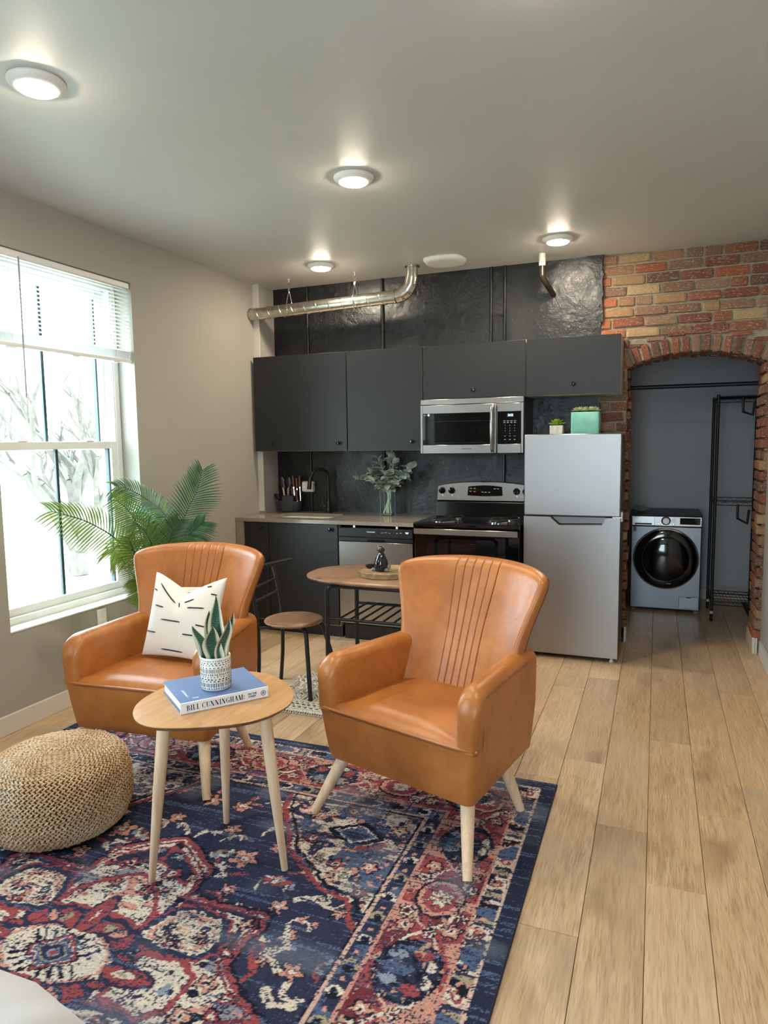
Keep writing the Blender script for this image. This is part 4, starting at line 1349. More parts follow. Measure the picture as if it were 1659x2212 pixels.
def make_rug():
    step = .0045
    W_, H_ = RXR - RX, RY1 - RY0
    nx, ny = int(W_ / step) + 1, int(H_ / step) + 1
    X = np.linspace(-W_ / 2, W_ / 2, nx)[None, :].repeat(ny, 0)
    Y = np.linspace(-H_ / 2, H_ / 2, ny)[:, None].repeat(nx, 1)
    sh = (ny, nx)
    wx = (vnoise(sh, (4, 4), 1) - .5) * .013 + (vnoise(sh, (2, 1.5), 3) - .5) * .008
    wy = (vnoise(sh, (4, 4), 2) - .5) * .013 + (vnoise(sh, (1.5, 2), 4) - .5) * .008
    x, y = X + wx, Y + wy
    qx, qy = np.abs(x), np.abs(y)
    hx, hy = W_ / 2, H_ / 2
    c = lambda r, g, b: np.array(lin((r / 255, g / 255, b / 255)))
    NAVY, BLUE, PALE, CREAM, RED, PINK, DARK, OLIVE, WINE = c(48, 52, 76), c(84, 100, 132), c(138, 150, 168), c(216, 204, 190), c(156, 76, 80), c(202, 148, 134), c(28, 30, 46), c(166, 154, 130), c(112, 50, 60)
    img = np.empty(sh + (3,)); img[:] = NAVY
    def put(mask, col): img[mask] = col
    def inpoly(px, py, poly):
        ins = np.zeros(sh, bool); n = len(poly)
        for i in range(n):
            (x1, y1), (x2, y2) = poly[i], poly[(i + 1) % n]
            if y1 == y2: continue
            cond = ((y1 > py) != (y2 > py)) & (px < (x2 - x1) * (py - y1) / (y2 - y1) + x1)
            ins ^= cond
        return ins
    def segd(px, py, poly, closed=True):
        d = np.full(sh, 9.0); n = len(poly)
        for i in range(n if closed else n - 1):
            (x1, y1), (x2, y2) = poly[i], poly[(i + 1) % n]
            dx, dy = x2 - x1, y2 - y1
            t_ = np.clip(((px - x1) * dx + (py - y1) * dy) / (dx * dx + dy * dy + 1e-12), 0, 1)
            d = np.minimum(d, np.hypot(px - x1 - t_ * dx, py - y1 - t_ * dy))
        return d
    def shape(poly, fill, line=None, w=.008, px=None, py=None, closed=True):
        px = qx if px is None else px; py = qy if py is None else py
        if fill is not None: put(inpoly(px, py, poly), fill)
        if line is not None: put(segd(px, py, poly, closed) < w, line)
    def ell(cx, cy, rx, ry, a=0.0, px=None, py=None):
        px = qx if px is None else px; py = qy if py is None else py
        u = (px - cx) * math.cos(a) + (py - cy) * math.sin(a); v = -(px - cx) * math.sin(a) + (py - cy) * math.cos(a)
        return (u / rx) ** 2 + (v / ry) ** 2
    def floret(cx, cy, r, col, core, px=None, py=None, petals=5):
        px = qx if px is None else px; py = qy if py is None else py
        d = np.hypot(px - cx, py - cy); an = np.arctan2(py - cy, px - cx)
        put(d < r * (.8 + .25 * np.cos(petals * an)) + .006, DARK)
        put(d < r * (.78 + .25 * np.cos(petals * an)), col)
        put(d < r * .42, core); put(d < r * .2, DARK)
    n_a, n_b, n_c = vnoise(sh, (7, 9), 11), vnoise(sh, (3, 3), 12), vnoise(sh, (14, 30), 13)
    n_f = vnoise(sh, (1.3, 1.3), 14)
    # ---- field: navy ground, small flowers and stems
    rr = random.Random(4)
    for k in range(46):
        fx_, fy_ = rr.uniform(.05, .80), rr.uniform(.05, 1.06)
        a = rr.uniform(0, 6.3)
        pts = [(fx_ + .05 * s_ * math.cos(a + s_ * 1.2), fy_ + .05 * s_ * math.sin(a + s_ * 1.2)) for s_ in (0, .4, .8, 1.2, 1.6)]
        shape(pts, None, CREAM if k % 3 else RED, .0055, closed=False)
        for s_ in (1, 3):
            put(ell(pts[s_][0] + .014, pts[s_][1] + .006, .019, .009, a + s_) < 1, (CREAM, PINK, PALE, OLIVE)[k % 4])
    for (fx_, fy_, r) in ((.277, .594, .055), (.321, .428, .032), (.525, .408, .032), (.36, .69, .028), (.62, .30, .03), (.70, .18, .036), (.13, .74, .036), (.07, .90, .045), (.24, .93, .03), (.72, .44, .022), (.60, .19, .022)):
        floret(fx_, fy_, r, PINK, RED)
        put(ell(fx_, fy_, r * .3, r * .3) < 1, CREAM)
    for pts in ([(.60, .33), (.64, .26), (.60, .22), (.66, .17)], [(.66, .10), (.70, .06), (.76, .07)], [(.56, .46), (.62, .49), (.69, .46)]):
        shape(pts, None, CREAM, .012, closed=False)
    for pts in ([(.55, .22), (.60, .13), (.57, .08)], [(.40, .52), (.46, .50), (.50, .53)], [(.33, .52), (.28, .50)]):
        shape(pts, None, RED, .009, closed=False)
    # ---- corner spandrels: cream with a stepped red edge, navy lattice motif
    sp = [(.20, 1.09), (.24, .95), (.346, .80), (.40, .70), (.533, .60), (.60, .54), (.723, .513), (.76, .43), (.815, .378), (.815, 1.09)]
    m = inpoly(qx, qy, sp)
    put(m, CREAM)
    put(m & (n_a > .58), NAVY); put(m & (n_c > .66), BLUE); put(m & (n_b > .74), PINK); put(m & (n_a < .16), OLIVE)
    put(segd(qx, qy, sp[:-1], False) < .010, RED); put(segd(qx, qy, [(a + .02, b + .02) for a, b in sp[:-1]], False) < .007, DARK)
    dm = [(.60, .80), (.70, .875), (.60, .95), (.48, .875)]
    shape(dm, CREAM, DARK, .01); shape([(.60, .83), (.66, .875), (.60, .92), (.52, .875)], NAVY, BLUE, .006); shape([(.64, .79), (.72, .84)], None, RED, .014, closed=False)
    for (fx_, fy_, r) in ((.45, .80, .032), (.72, .70, .034), (.74, .95, .036), (.40, .95, .034), (.60, .68, .028), (.74, .56, .028), (.52, 1.02, .03)):
        floret(fx_, fy_, r, PINK if r > .033 else RED, CREAM)
    # ---- medallion
    md = [(0, .63), (.03, .611), (.10, .57), (.175, .511), (.215, .488), (.214, .352), (.36, .354), (.51, .362), (.53, .30), (.508, .25), (.508, .135), (.562, .089), (.62, .05), (.70, 0), (.70, -.2), (-.2, -.2), (-.2, .63)]
    put(inpoly(qx, qy, md), CREAM)
    m = inpoly(qx, qy, md)
    put(m & (n_c > .70), BLUE * .7 + CREAM * .3); put(m & (n_b > .80), PINK); put(m & (n_a > .76), DARK); put(m & (n_b < .12), PALE)
    shape([(0, .56), (.06, .54), (.14, .48), (.17, .46), (.17, .40), (.10, .42), (.05, .46), (0, .47)], NAVY, RED, .007)
    shape([(.20, .30), (.20, .20), (.24, .33), (.46, .335), (.47, .22), (.46, .14)], None, NAVY, .010, closed=False)
    put(segd(qx, qy, md[:-3], False) < .009, RED); put(segd(qx, qy, [(a * .955, b * .955) for a, b in md[:-3]], False) < .005, WINE)
    put(segd(qx, qy, [(a * 1.03, b * 1.03) for a, b in md[:-3]], False) < .006, DARK)
    for (fx_, fy_, r, cc) in ((.09, .43, .036, RED), (.18, .44, .028, PINK), (.05, .52, .024, PALE), (.485, .17, .022, RED), (.47, .30, .022, PINK), (.50, .06, .034, PINK), (.58, .03, .022, RED), (.24, .35, .02, RED)):
        floret(fx_, fy_, r, cc, CREAM)
    # palmettes
    sd = [(.175, .145), (.20, .225), (.237, .301), (.31, .315), (.345, .30), (.38, .305), (.415, .285), (.43, .25), (.447, .22), (.441, .165), (.41, .13), (.376, .118), (.31, .112), (.25, .116)]
    shape(sd, CREAM, NAVY, .013)
    put(segd(qx, qy, [(.31 + (a - .31) * 1.12, .215 + (b - .215) * 1.12) for a, b in sd]) < .006, RED)
    m = inpoly(qx, qy, [(.31 + (a - .31) * .82, .215 + (b - .215) * .82) for a, b in sd])
    put(m & (n_b > .70), PINK); put(m & (n_a > .62) & (n_f > .35), NAVY); put(m & (n_b < .16), OLIVE); put(m & (n_c < .22) & (n_f > .5), PALE)
    put(segd(qx, qy, [(.31 + (a - .31) * .72, .215 + (b - .215) * .72) for a, b in sd]) < .004, PINK)
    floret(.31, .15, .020, RED, CREAM); floret(.375, .20, .022, PINK, NAVY); floret(.26, .21, .016, BLUE, CREAM)
    # panels on the two axes
    shape([(-.05, .385), (.032, .385), (.10, .33), (.167, .248), (.172, .16), (.10, .185), (-.05, .20)], CREAM, RED, .011)
    m = inpoly(qx, qy, [(-.05, .37), (.03, .37), (.15, .245), (.15, .19), (-.05, .21)])
    put(m & (n_b > .82), NAVY); put(m & (n_a > .74), PINK); floret(.06, .325, .026, RED, OLIVE)
    shape([(.25, -.05), (.253, .085), (.39, .105), (.45, .062), (.46, -.05)], CREAM, RED, .010)
    m = inpoly(qx, qy, [(.27, -.05), (.27, .07), (.43, .06), (.43, -.05)])
    put(m & (n_b > .78), NAVY); put(m & (n_a < .22), PALE)
    # red ground between centre and palmettes, scrolls
    shape([(-.02, .075), (.09, .10), (.16, .06), (.20, .07), (.22, .10), (.18, .145), (.17, .15), (.10, .175), (-.02, .16)], RED, NAVY, .009)
    put(ell(.13, .125, .042, .022, .6) < 1, NAVY); put(ell(.13, .125, .030, .012, .6) < 1, PINK)
    put(ell(.21, .055, .045, .024, -.3) < 1, NAVY); put(ell(.215, .055, .026, .012, -.3) < 1, RED)
    put(ell(.085, .135, .018, .018) < 1, OLIVE)
    for (cx_, cy_, a) in ((.0, .172, PI / 2), (.268, .0, 0)):
        put(ell(cx_, cy_, .098, .041, a) < 1, NAVY); put(ell(cx_, cy_, .082, .030, a) < 1, RED); put(ell(cx_ - .01, cy_, .038, .015, a) < 1, CREAM); put(ell(cx_ - .01, cy_, .022, .007, a) < 1, OLIVE)
    # centre octagon with the stepped diamond
    oc = [(.182, -.1), (.182, .022), (.15, .06), (.085, .093), (-.1, .096), (-.1, -.1)]
    shape(oc, CREAM); put(segd(qx, qy, oc[:-2], False) < .005, PINK)
    dd = qx / .086 + qy / .072
    put(dd < 1.18, DARK); put(dd < 1.08, RED); put(dd < .92, CREAM); put(dd < .84, BLUE); put(dd < .66, OLIVE); put(dd < .56, NAVY); put(dd < .26, PALE); put(dd < .14, RED)
    for k in range(4):
        for (ax_, ay_, bx_, by_) in ((.025 + .020 * k, .062 - .014 * k, .035 + .030 * k, .088 - .012 * k),):
            put(segd(qx, qy, [(ax_, ay_), (bx_, by_)], False) < .0055, DARK)
    # ---- borders
    bd = np.minimum(hx - np.abs(X) - wx * .3, hy - np.abs(Y) - wy * .3)            # distance from the rug edge
    horiz = (hy - np.abs(Y)) < (hx - np.abs(X))
    along = np.where(horiz, x, y)
    # inner guard
    m = (bd < .447) & (bd > .378)
    put(m, NAVY)
    u = np.mod(along, .105) - .0525; v = bd - .412
    put(m & (n_a > .60), BLUE)
    put(m & (np.hypot(u, v) < .026), DARK); put(m & (np.abs(np.hypot(u, v) - .020) < .006) & (u > -.012), np.where(np.mod(np.floor(along / .105), 2)[..., None] > 0, CREAM, OLIVE)[m & (np.abs(np.hypot(u, v) - .020) < .006) & (u > -.012)])
    put(m & (np.hypot(u - .045, v) < .008), PINK)
    put(np.abs(bd - .447) < .0065, PINK * .6 + CREAM * .4); put(np.abs(bd - .458) < .004, DARK)
    put(np.abs(bd - .378) < .007, PINK); put(np.abs(bd - .367) < .003, WINE)
    # main border
    m = (bd < .371) & (bd > .133)
    put(m, RED)
    put(m & (n_c > .60), PINK); put(m & (n_c < .25), WINE)
    per = .655
    u = np.mod(along + .025, per) - per / 2; v = bd - .252                          # u: along, v: across
    vine = .060 * np.sin(2 * PI * (along + .02) / (per / 2))
    put(m & (np.abs(v - vine) < .0085), CREAM); put(m & (np.abs(v + vine) < .0065), PINK * .5 + CREAM * .5)
    ua = np.abs(u)
    def E(cu_, cv_, ru, rv): return ((ua - cu_) / ru) ** 2 + ((v - cv_) / rv) ** 2
    put(m & (E(0, 0, .125, .100) < 1), DARK)                                        # navy palmette
    put(m & (E(0, 0, .112, .088) < 1) & (n_b > .3), NAVY); put(m & (E(.0, .03, .03, .05) < 1), BLUE); put(m & (E(.07, -.03, .022, .03) < 1), RED); put(m & (E(.05, .045, .018, .03) < 1), PALE); put(m & (E(.03, -.065, .024, .014) < 1), CREAM)
    c2 = per / 2
    put(m & (E(c2, 0, .098, .084) < 1), DARK); put(m & (E(c2, 0, .088, .074) < 1), PINK); put(m & (E(c2, 0, .070, .058) < 1), RED)
    an = np.arctan2(v, ua - c2); d_ = np.hypot(ua - c2, v)
    put(m & (d_ < .036 + .006 * np.cos(9 * an)), CREAM); put(m & (d_ < .012), PINK); put(m & (d_ < .006), OLIVE)
    for (cu_, cv_, r) in ((.17, .070, .030), (.19, -.075, .032), (.235, .085, .024), (.16, -.015, .020), (.255, -.09, .02)):
        d_ = np.hypot(ua - cu_, v - cv_); an = np.arctan2(v - cv_, ua - cu_)
        put(m & (d_ < r * (.85 + .2 * np.cos(5 * an)) + .005), DARK); put(m & (d_ < r * (.8 + .2 * np.cos(5 * an))), (PINK if r > .029 else CREAM)); put(m & (d_ < r * .45), CREAM if r > .029 else WINE); put(m & (d_ < r * .2), DARK)
    put(m & (n_f > .80) & (n_a > .45), NAVY); put(m & (n_b > .80), OLIVE * .5 + PINK * .5)
    # outer guard
    m = (bd < .133) & (bd > .058)
    put(m, CREAM)
    u = np.mod(along, .128) - .064; v = bd - .095
    put(m & (np.abs(u) < .030) & (np.abs(v) < .030), NAVY); put(m & (np.abs(u) < .014) & (np.abs(v) < .03), OLIVE); put(m & (np.hypot(np.abs(u) - .062, v) < .018), RED); put(m & (np.hypot(np.abs(u) - .062, v) < .007), CREAM)
    put(m & (n_a > .68), DARK); put(m & (n_b > .76), PINK); put(m & (n_c > .72), BLUE)
    put(np.abs(bd - .133) < .005, PINK); put(np.abs(bd - .061) < .006, PINK * .4 + CREAM * .6)
    m = bd < .056
    put(m, NAVY * .8)
    # ---- wear: threads of the navy ground show through, abrash streaks across the width
    streak = vnoise(sh, (2.0, 46), 31); s2 = vnoise(sh, (1.2, 14), 32); spot = vnoise(sh, (26, 34), 33); kn = RNG.random(sh)
    wear = (n_f * .55 + s2 * .45)
    mk = (wear > .62 - .10 * (spot > .5))
    lum = img.mean(-1)
    bright = lum > .12
    img[mk & bright & (kn > .35)] = NAVY
    mk2 = (streak > .72) & (kn > .42) & ~bright
    img[mk2] = BLUE
    mk3 = (wear < .24) & ~bright & (kn > .5)
    img[mk3] = BLUE * .75 + NAVY * .25
    haze = np.clip((spot - .62) * 1.6, 0, .35)[..., None]
    img[:] = img * (1 - haze) + (PALE * .8) * haze
    img *= (.80 + .40 * (kn * .6 + n_f * .4))[..., None]
    t = thing('area_rug', 'large navy, red and cream persian-style rug under the armchairs', 'rug', ((RX + RXR) / 2, (RY0 + RY1) / 2, 0))
    Z = .0105 + (n_f - .5) * .0012
    co = np.stack([X, Y, Z], -1).reshape(-1, 3).astype(np.float32)
    idx = np.arange(nx * ny).reshape(ny, nx)
    q_ = np.stack([idx[:-1, :-1], idx[:-1, 1:], idx[1:, 1:], idx[1:, :-1]], -1).reshape(-1, 4)
    me = bpy.data.meshes.new('pile')
    me.vertices.add(len(co)); me.vertices.foreach_set('co', co.ravel())
    nf = len(q_)
    me.loops.add(nf * 4); me.loops.foreach_set('vertex_index', q_.ravel().astype(np.int32))
    me.polygons.add(nf); me.polygons.foreach_set('loop_start', np.arange(0, nf * 4, 4, dtype=np.int32))
    me.polygons.foreach_set('use_smooth', np.ones(nf, dtype=bool))
    me.update(calc_edges=True)
    at = me.attributes.new('pattern', 'FLOAT_COLOR', 'POINT')
    col = np.ones((nx * ny, 4), dtype=np.float32); col[:, :3] = np.clip(img.reshape(-1, 3), 0, 1)
    at.data.foreach_set('color', col.ravel())
    me.materials.append(M['rug'])
    o = bpy.data.objects.new('pile', me); COL.objects.link(o); o.parent = t
    o['kind'] = 'stuff'
    MB().box(RX + .002, RXR - .002, RY0 + .002, RY1 - .002, .0008, .0085, 0).build('backing', simple('rug_backing', rgb(120, 108, 92), .95), t)
    MB().tube([(RX, RY0, .006), (RXR, RY0, .006), (RXR, RY1, .006), (RX, RY1, .006)], .0052, 6, closed=True).build('binding', simple('navy_binding', rgb(38, 38, 58), .9), t)
make_rug()
# ------------------------------------------------------------------ armchairs
def armchair(loc, rz, label):
    t = thing('armchair', label, 'armchair', loc, rz, 'tan leather armchairs')
    # lower body: rounded trapezoid plan, leaning slightly out towards the top
    def plan(z_, wf, wb, y0, y1, rf, rb):
        out = []
        def corner(cx, cy, r, a0):
            for k in range(7):
                a = a0 + PI / 2 * k / 6
                out.append((cx + r * math.cos(a), cy + r * math.sin(a), z_))
        corner(wb - rb, y1 - rb, rb, 0); corner(-wb + rb, y1 - rb, rb, PI / 2)
        corner(-wf + rf, y0 + rf, rf, PI); corner(wf - rf, y0 + rf, rf, 1.5 * PI)
        return out
    def side(y, z_):
        """half width of the outer side panel at depth y, height z"""
        f = max(0, min(1, (y + .22) / .54)); g = max(0, min(1, (z_ - .22) / .22))
        return (.338 + .033 * g) * (1 - f) + (.286 + .026 * g) * f
    lv = []
    for z_, ins, y0 in ((.216, .014, -.185), (.221, .003, -.196), (.245, 0, -.204), (.33, 0, -.214), (.420, 0, -.221), (.432, .002, -.221), (.438, .016, -.206)):
        lv.append(plan(z_, side(-.22, z_) - ins, side(.32, z_) - ins, y0, .30 - ins, .032, .06))
    MB().loft(lv).build('base', 'leather', t, local=True)
    # seat cushion: crowned, reaching the front edge between the arms
    def seat(u, v):
        x = -.362 + .724 * u
        y = -.226 + .50 * v
        if v > .16: x *= .77
        elif v > .02: x *= 1 - .23 * (v - .02) / .14
        e = min(1, min(v, 1) * 8) ** .5
        z_ = .430 + .038 * e * (1 - (2 * u - 1) ** 4 * .6) + .008 * math.sin(PI * v)
        return (x, y, z_)
    MB().grid(seat, 22, 26).build('seat', 'leather', t, local=True)
    for zz, yy, r_ in ((.4365, -.2255, .0052), (.424, -.2235, .0022)):
        wl = []
        for k in range(25):
            u = k / 24
            x = -.368 + .736 * u
            wl.append((x, yy + .018 * (abs(2 * u - 1)) ** 14, zz))
        MB().tube(wl, r_, 8).build('welt', 'leather' if r_ > .004 else 'leather_seam', t, local=True)
    # arms: outer panel runs down flush over the base
    def arm_top(y):
        d_ = min(1, max(0, (y + .224) / .085)); rnd = math.sqrt(max(0, 1 - (1 - d_) ** 2))
        return .552 + .094 * rnd + max(0, y + .11) * .02, rnd
    ys_ = [-.224, -.2235, -.221, -.215, -.205, -.195, -.178, -.155, -.125, -.08, -.02, .05, .12, .19, .25, .30, .335]
    for s_ in (-1, 1):
        rings = []
        for y in ys_:
            zt, rnd = arm_top(y)
            tp = min(1, max(0, (y + .224) / .022)) ** .5
            inset = .026 * (1 - tp)
            low = .425 if y < -.19 else .238
            sd = lambda z_: side(y, z_) + .0016
            out_t = side(y, .44) + .004 + .006 * (1 - max(0, (y + .22) / .54))
            th = .096 + .012 * max(0, (y + .1)) 
            xi = out_t - th
            r_ = .5 * (th - 2 * inset)
            zs_ = zt - r_ * .85
            ring = [(sd(low) - inset * .6, low), (sd(low + (.40 - low) * .5) - inset * .6, low + (max(.40, low) - low) * .5), (sd(.43) - inset * .8, max(.43, low + .004)), (.5 * (sd(.44) + out_t) - inset, .5 * (.44 + zs_))]
            for k in range(13):
                a = PI * k / 12
                ring.append((.5 * (out_t + xi) + r_ * math.cos(a), zs_ + r_ * .85 * math.sin(a)))
            ring.append((xi + inset, .5 * (.44 + zs_))); ring.append((xi + inset, .425 if low > .4 else .40)); ring.append((xi + inset + .02, low))
            rings.append([(s_ * x, y, z_) for x, z_ in ring])
        MB().loft(rings).build('arm', 'leather', t, local=True, smooth=60)
        sm = []
        for y in ys_[7:15]:
            zt, rnd = arm_top(y)
            sm.append((s_ * (side(y, .44) + .004 + .004 * (1 - max(0, (y + .22) / .54)) + .0005), y + .004, zt - .030 - .01 * (1 - rnd)))
        fr = [(s_ * (side(-.165, .245 + .03 * k) + .0015), -.165, .245 + .03 * k) for k in range(0, 7)] + [(s_ * (side(-.165, .44) + .0045), -.167, .46 + .022 * k) for k in range(0, 4)]
        MB().tube(fr + sm, .0015, 5).build('arm_seam', 'leather_seam', t, local=True)
    # wing back: one thick shell, fluted in the middle
    lines = [(-2.5 + k) * .112 for k in range(6)]
    HW = [(.22, .272), (.40, .290), (.55, .292), (.64, .294), (.70, .302), (.76, .318), (.83, .341), (.90, .362), (.95, .374), (1.0, .380)]
    def halfw(z_):
        for (a, wa), (b, wb) in zip(HW, HW[1:]):
            if z_ <= b:
                f = (z_ - a) / (b - a)
                return wa + (wb - wa) * f
        return HW[-1][1]
    ux = [-1 + 2 * k / 40 for k in range(41)]
    ux = [u for u in ux if min(abs(u - l_) for l_ in lines) > .02]
    for k in range(1, 8): ux += [-1 + .004 * k * k * .5, 1 - .004 * k * k * .5]
    for ln in lines: ux += [ln + d_ for d_ in (-.017, -.011, -.006, -.003, 0, .003, .006, .011, .017)]
    ux = sorted(set(round(u, 4) for u in ux))
    vz = [k / 40 for k in range(37)] + [.93, .955, .97, .98, .987, .993, .997, 1.0]
    def top_z(u):
        return .980 - .022 * abs(u) ** 2.0 - .020 * abs(u) ** 9
    def surf(u, v, side_):
        zt = top_z(u)
        z0_ = .235
        z_ = z0_ + (zt - z0_) * v
        w = halfw(z_)
        if v > .93: w *= 1 - .035 * ((v - .93) / .07) ** 2
        x = w * u
        h_ = max(0, z_ - .40) / .58
        lean = .245 + .225 * h_
        if z_ < .40: lean -= .10 * (.40 - z_) / .165 * 0
        wing = (.050 + .075 * h_) * abs(u) ** 2.2
        y = lean - wing
        edge = min(1, (1 - abs(u)) / .13)
        ev = min(1, (1 - v) / .055)
        prof = max(.0, 1 - (1 - edge) ** 2.6) ** .5 * max(.0, 1 - (1 - ev) ** 2.4) ** .5
        th = (.058 - .012 * h_) * prof
        if side_ > 0:
            y -= th
            d_ = min(abs(u - ln) for ln in lines)
            y += (.0052 * math.exp(-(d_ / .006) ** 2) - (.0028 if abs(u) < lines[-1] else 0)) * prof
        else:
            y += th * (.75 if z_ > .42 else .75)
        return (x, y, z_)
    mb = MB()
    mb.loft([[surf(u, v, 1) for u in ux] + [surf(u, v, -1) for u in ux[::-1]] for v in vz], True, True)
    mb.build('back', 'leather', t, local=True, smooth=75)
    for ln in lines:
        pts = []
        for v in [.33 + .61 * k / 24 for k in range(25)] + [.96, .975, .985]:
            p_ = surf(ln, v, 1)
            pts.append((p_[0], p_[1] - .0002, p_[2]))
        MB().tube(pts, .0011, 5).build('pleat_seam', 'leather_seam', t, local=True)
    for s_ in (-1, 1):
        pts = []
        for v in vz[20:-1]:
            a = surf(s_ * .975, v, -1)
            pts.append((a[0] + s_ * .002, a[1] + .001, a[2]))
        MB().tube(pts, .0018, 6).build('wing_piping', 'leather_seam', t, local=True)
    # legs
    for (tx, ty, fx, fy) in ((-.285, -.135, -.363, -.262), (.285, -.135, .363, -.262), (-.235, .19, -.288, .262), (.235, .19, .288, .262)):
        MB().tube([(tx, ty, .235), (tx + (fx - tx) * .5, ty + (fy - ty) * .5, .12), (fx, fy, .001)], [.028, .023, .0165], 18).build('leg', 'leg_wood', t, local=True)
    return t
RUGZ = .012
chair_left = armchair((-2.106, 2.521, RUGZ), math.radians(5.05), 'left tan leather armchair holding the cream pillow, near the window')
chair_right = armchair((-.831, 2.508, RUGZ), math.radians(-17.3), 'right tan leather armchair standing empty in front of the fridge')

# cream pillow on the left chair
pil = thing('throw_pillow', 'cream throw pillow with black dashes leaning in the left armchair', 'pillow')
S_ = .200
def pil_pt(u, v, side):
    # u across, v up, both -1..1; the top edge is pressed down in the middle
    cu = 1 - .085 * (1 - u * u) ; cv = 1 - .085 * (1 - v * v)
    x = u * S_ * 1.03 * (1 - .09 * (1 - v * v)); z_ = v * S_ * (1 - .06 * (1 - u * u))
    chop = (1 - min(1, abs(u - .02) / .95)) ** 1.25 * max(0, (v + .1) / 1.1) ** 1.5
    z_ -= .075 * chop
    th = .072 * (max(0, 1 - u ** 2) ** .45) * (max(0, 1 - v ** 2) ** .45)
    th *= 1 - .45 * chop
    fold = .016 * math.exp(-((u - .02) / .09) ** 2) * max(0, v - .1) ** .7
    y = -side * (th - fold * (1 if side > 0 else .3))
    return Vector((x, y, z_))
pm_ = Matrix.Translation((.045, .120, .672)) @ Matrix.Rotation(math.radians(2.5), 4, 'Y') @ Matrix.Rotation(math.radians(-18), 4, 'X') @ Matrix.Rotation(math.radians(-6), 4, 'Z')
cw = Matrix.Translation(chair_left.location) @ Matrix.Rotation(chair_left.rotation_euler[2], 4, 'Z')
PM = cw @ pm_
pil.location = PM @ Vector((0, 0, -S_))
N = 40
us = [-math.cos(PI * k / N) for k in range(N + 1)]
mb = MB()
rings = [[PM @ pil_pt(u, v, 1) for u in us] + [PM @ pil_pt(u, v, -1) for u in us[::-1]] for v in us]
mb.loft(rings).build('cover', 'pillow', pil, smooth=80)
for (ua, va, ub, vb) in ((-.70, .80, -.10, .42), (-.72, .22, -.42, .20), (.30, .28, .74, .26), (-.42, -.12, .18, -.14), (-.93, -.42, -.55, -.45), (.28, -.42, .60, -.42), (-.34, -.84, .26, -.86), (.80, .62, .94, .58), (-.02, .46, .04, .30), (.16, .46, .40, .54), (.62, .86, .74, .84), (.60, -.16, .82, -.18), (.66, -.72, .90, -.72), (-.90, .60, -.78, .58)):
    pts = [PM @ (pil_pt(ua + (ub - ua) * k / 8, va + (vb - va) * k / 8, 1) + Vector((0, -.0006, 0))) for k in range(9)]
    MB().tube(pts, [.0016] + [.0034] * 7 + [.0016], 6).build('embroidered_dash', 'ink', pil)

# ------------------------------------------------------------------ coffee table, book, pot
TZ = .600
outl = [(-1.623, 1.782), (-1.544, 1.720), (-1.448, 1.716), (-1.288, 1.788), (-1.192, 1.882), (-1.160, 2.012), (-1.198, 2.125), (-1.285, 2.218), (-1.395, 2.278), (-1.505, 2.278), (-1.605, 2.225), (-1.668, 2.120), (-1.690, 1.995), (-1.675, 1.872)]
cl = [Vector((x, y, 0)) for x, y in outl]
n = len(cl); crv = []
for i in range(n):
    p0, p1, p2, p3 = cl[i - 1], cl[i], cl[(i + 1) % n], cl[(i + 2) % n]
    for k in range(4):
        s_ = k / 4
        crv.append(.5 * ((2 * p1) + (p2 - p0) * s_ + (2 * p0 - 5 * p1 + 4 * p2 - p3) * s_ * s_ + (3 * p1 - p0 - 3 * p2 + p3) * s_ ** 3))
TC = Vector((-1.43, 2.0, 0))
def ring_in(d, z_):
    return [(p.x - (p - TC).normalized().x * d, p.y - (p - TC).normalized().y * d, z_) for p in crv]
t = thing('coffee_table', 'small three-legged coffee table with a rounded triangular wooden top', 'table', (-1.43, 1.98, RUGZ))
MB().loft([ring_in(.016, TZ - .018), ring_in(.004, TZ - .009), ring_in(0, TZ - .003)]).build('edge_band', 'table_edge', t)
MB().loft([ring_in(.0005, TZ - .0029), ring_in(0, TZ - .001), ring_in(.0012, TZ)]).build('tabletop', 'table_wood', t)
for (tx, ty, fx, fy) in ((-1.520, 1.815, -1.573, 1.776), (-1.515, 2.150, -1.545, 2.178), (-1.240, 1.990, -1.177, 1.991)):
    MB().tube([(tx, ty, TZ - .019), (tx + (fx - tx) * .5, ty + (fy - ty) * .5, .3), (fx, fy, RUGZ + .001)], [.0235, .019, .0115], 16).build('leg', 'leg_wood', t)

# book: corners on the table top, spine towards the viewer
bA, bB, bC, bD = Vector((-1.656, 1.980, 0)), Vector((-1.472, 2.234, 0)), Vector((-1.268, 2.066, 0)), Vector((-1.457, 1.820, 0))
ex = (bC - bD).normalized(); ey = Vector((-ex.y, ex.x, 0))
blen = (bC - bD).length; bdep = .255
BT = TZ + .0385
t = thing('book', 'blue and white hardcover coffee table book lying on the small table', 'book', (bD.x, bD.y, TZ))
BM = Matrix.Translation((bD.x, bD.y, TZ + .0008)) @ Matrix(((ex.x, ey.x, 0, 0), (ex.y, ey.y, 0, 0), (0, 0, 1, 0), (0, 0, 0, 1)))
bh = .0375
blue = simple('slate_blue_cloth', rgb(96, 122, 170), .6, nscale=300, namt=.06)
def bpart(mb, nm, mat):
    return mb.xf(BM).build(nm, mat, t)
bpart(MB().box(.004, blen, .001, bdep, bh - .0035, bh, .0008), 'front_cover', blue)
bpart(MB().box(.004, blen, .001, bdep, 0, .0035, .0008), 'back_cover', blue)
bpart(MB().box(.008, blen - .006, .006, bdep - .006, .0036, bh - .0036, 0), 'page_block', 'page')
sp = bpart(MB().box(.0, blen, -.002, .003, 0, bh + .0003, .001), 'spine', 'white_ink')
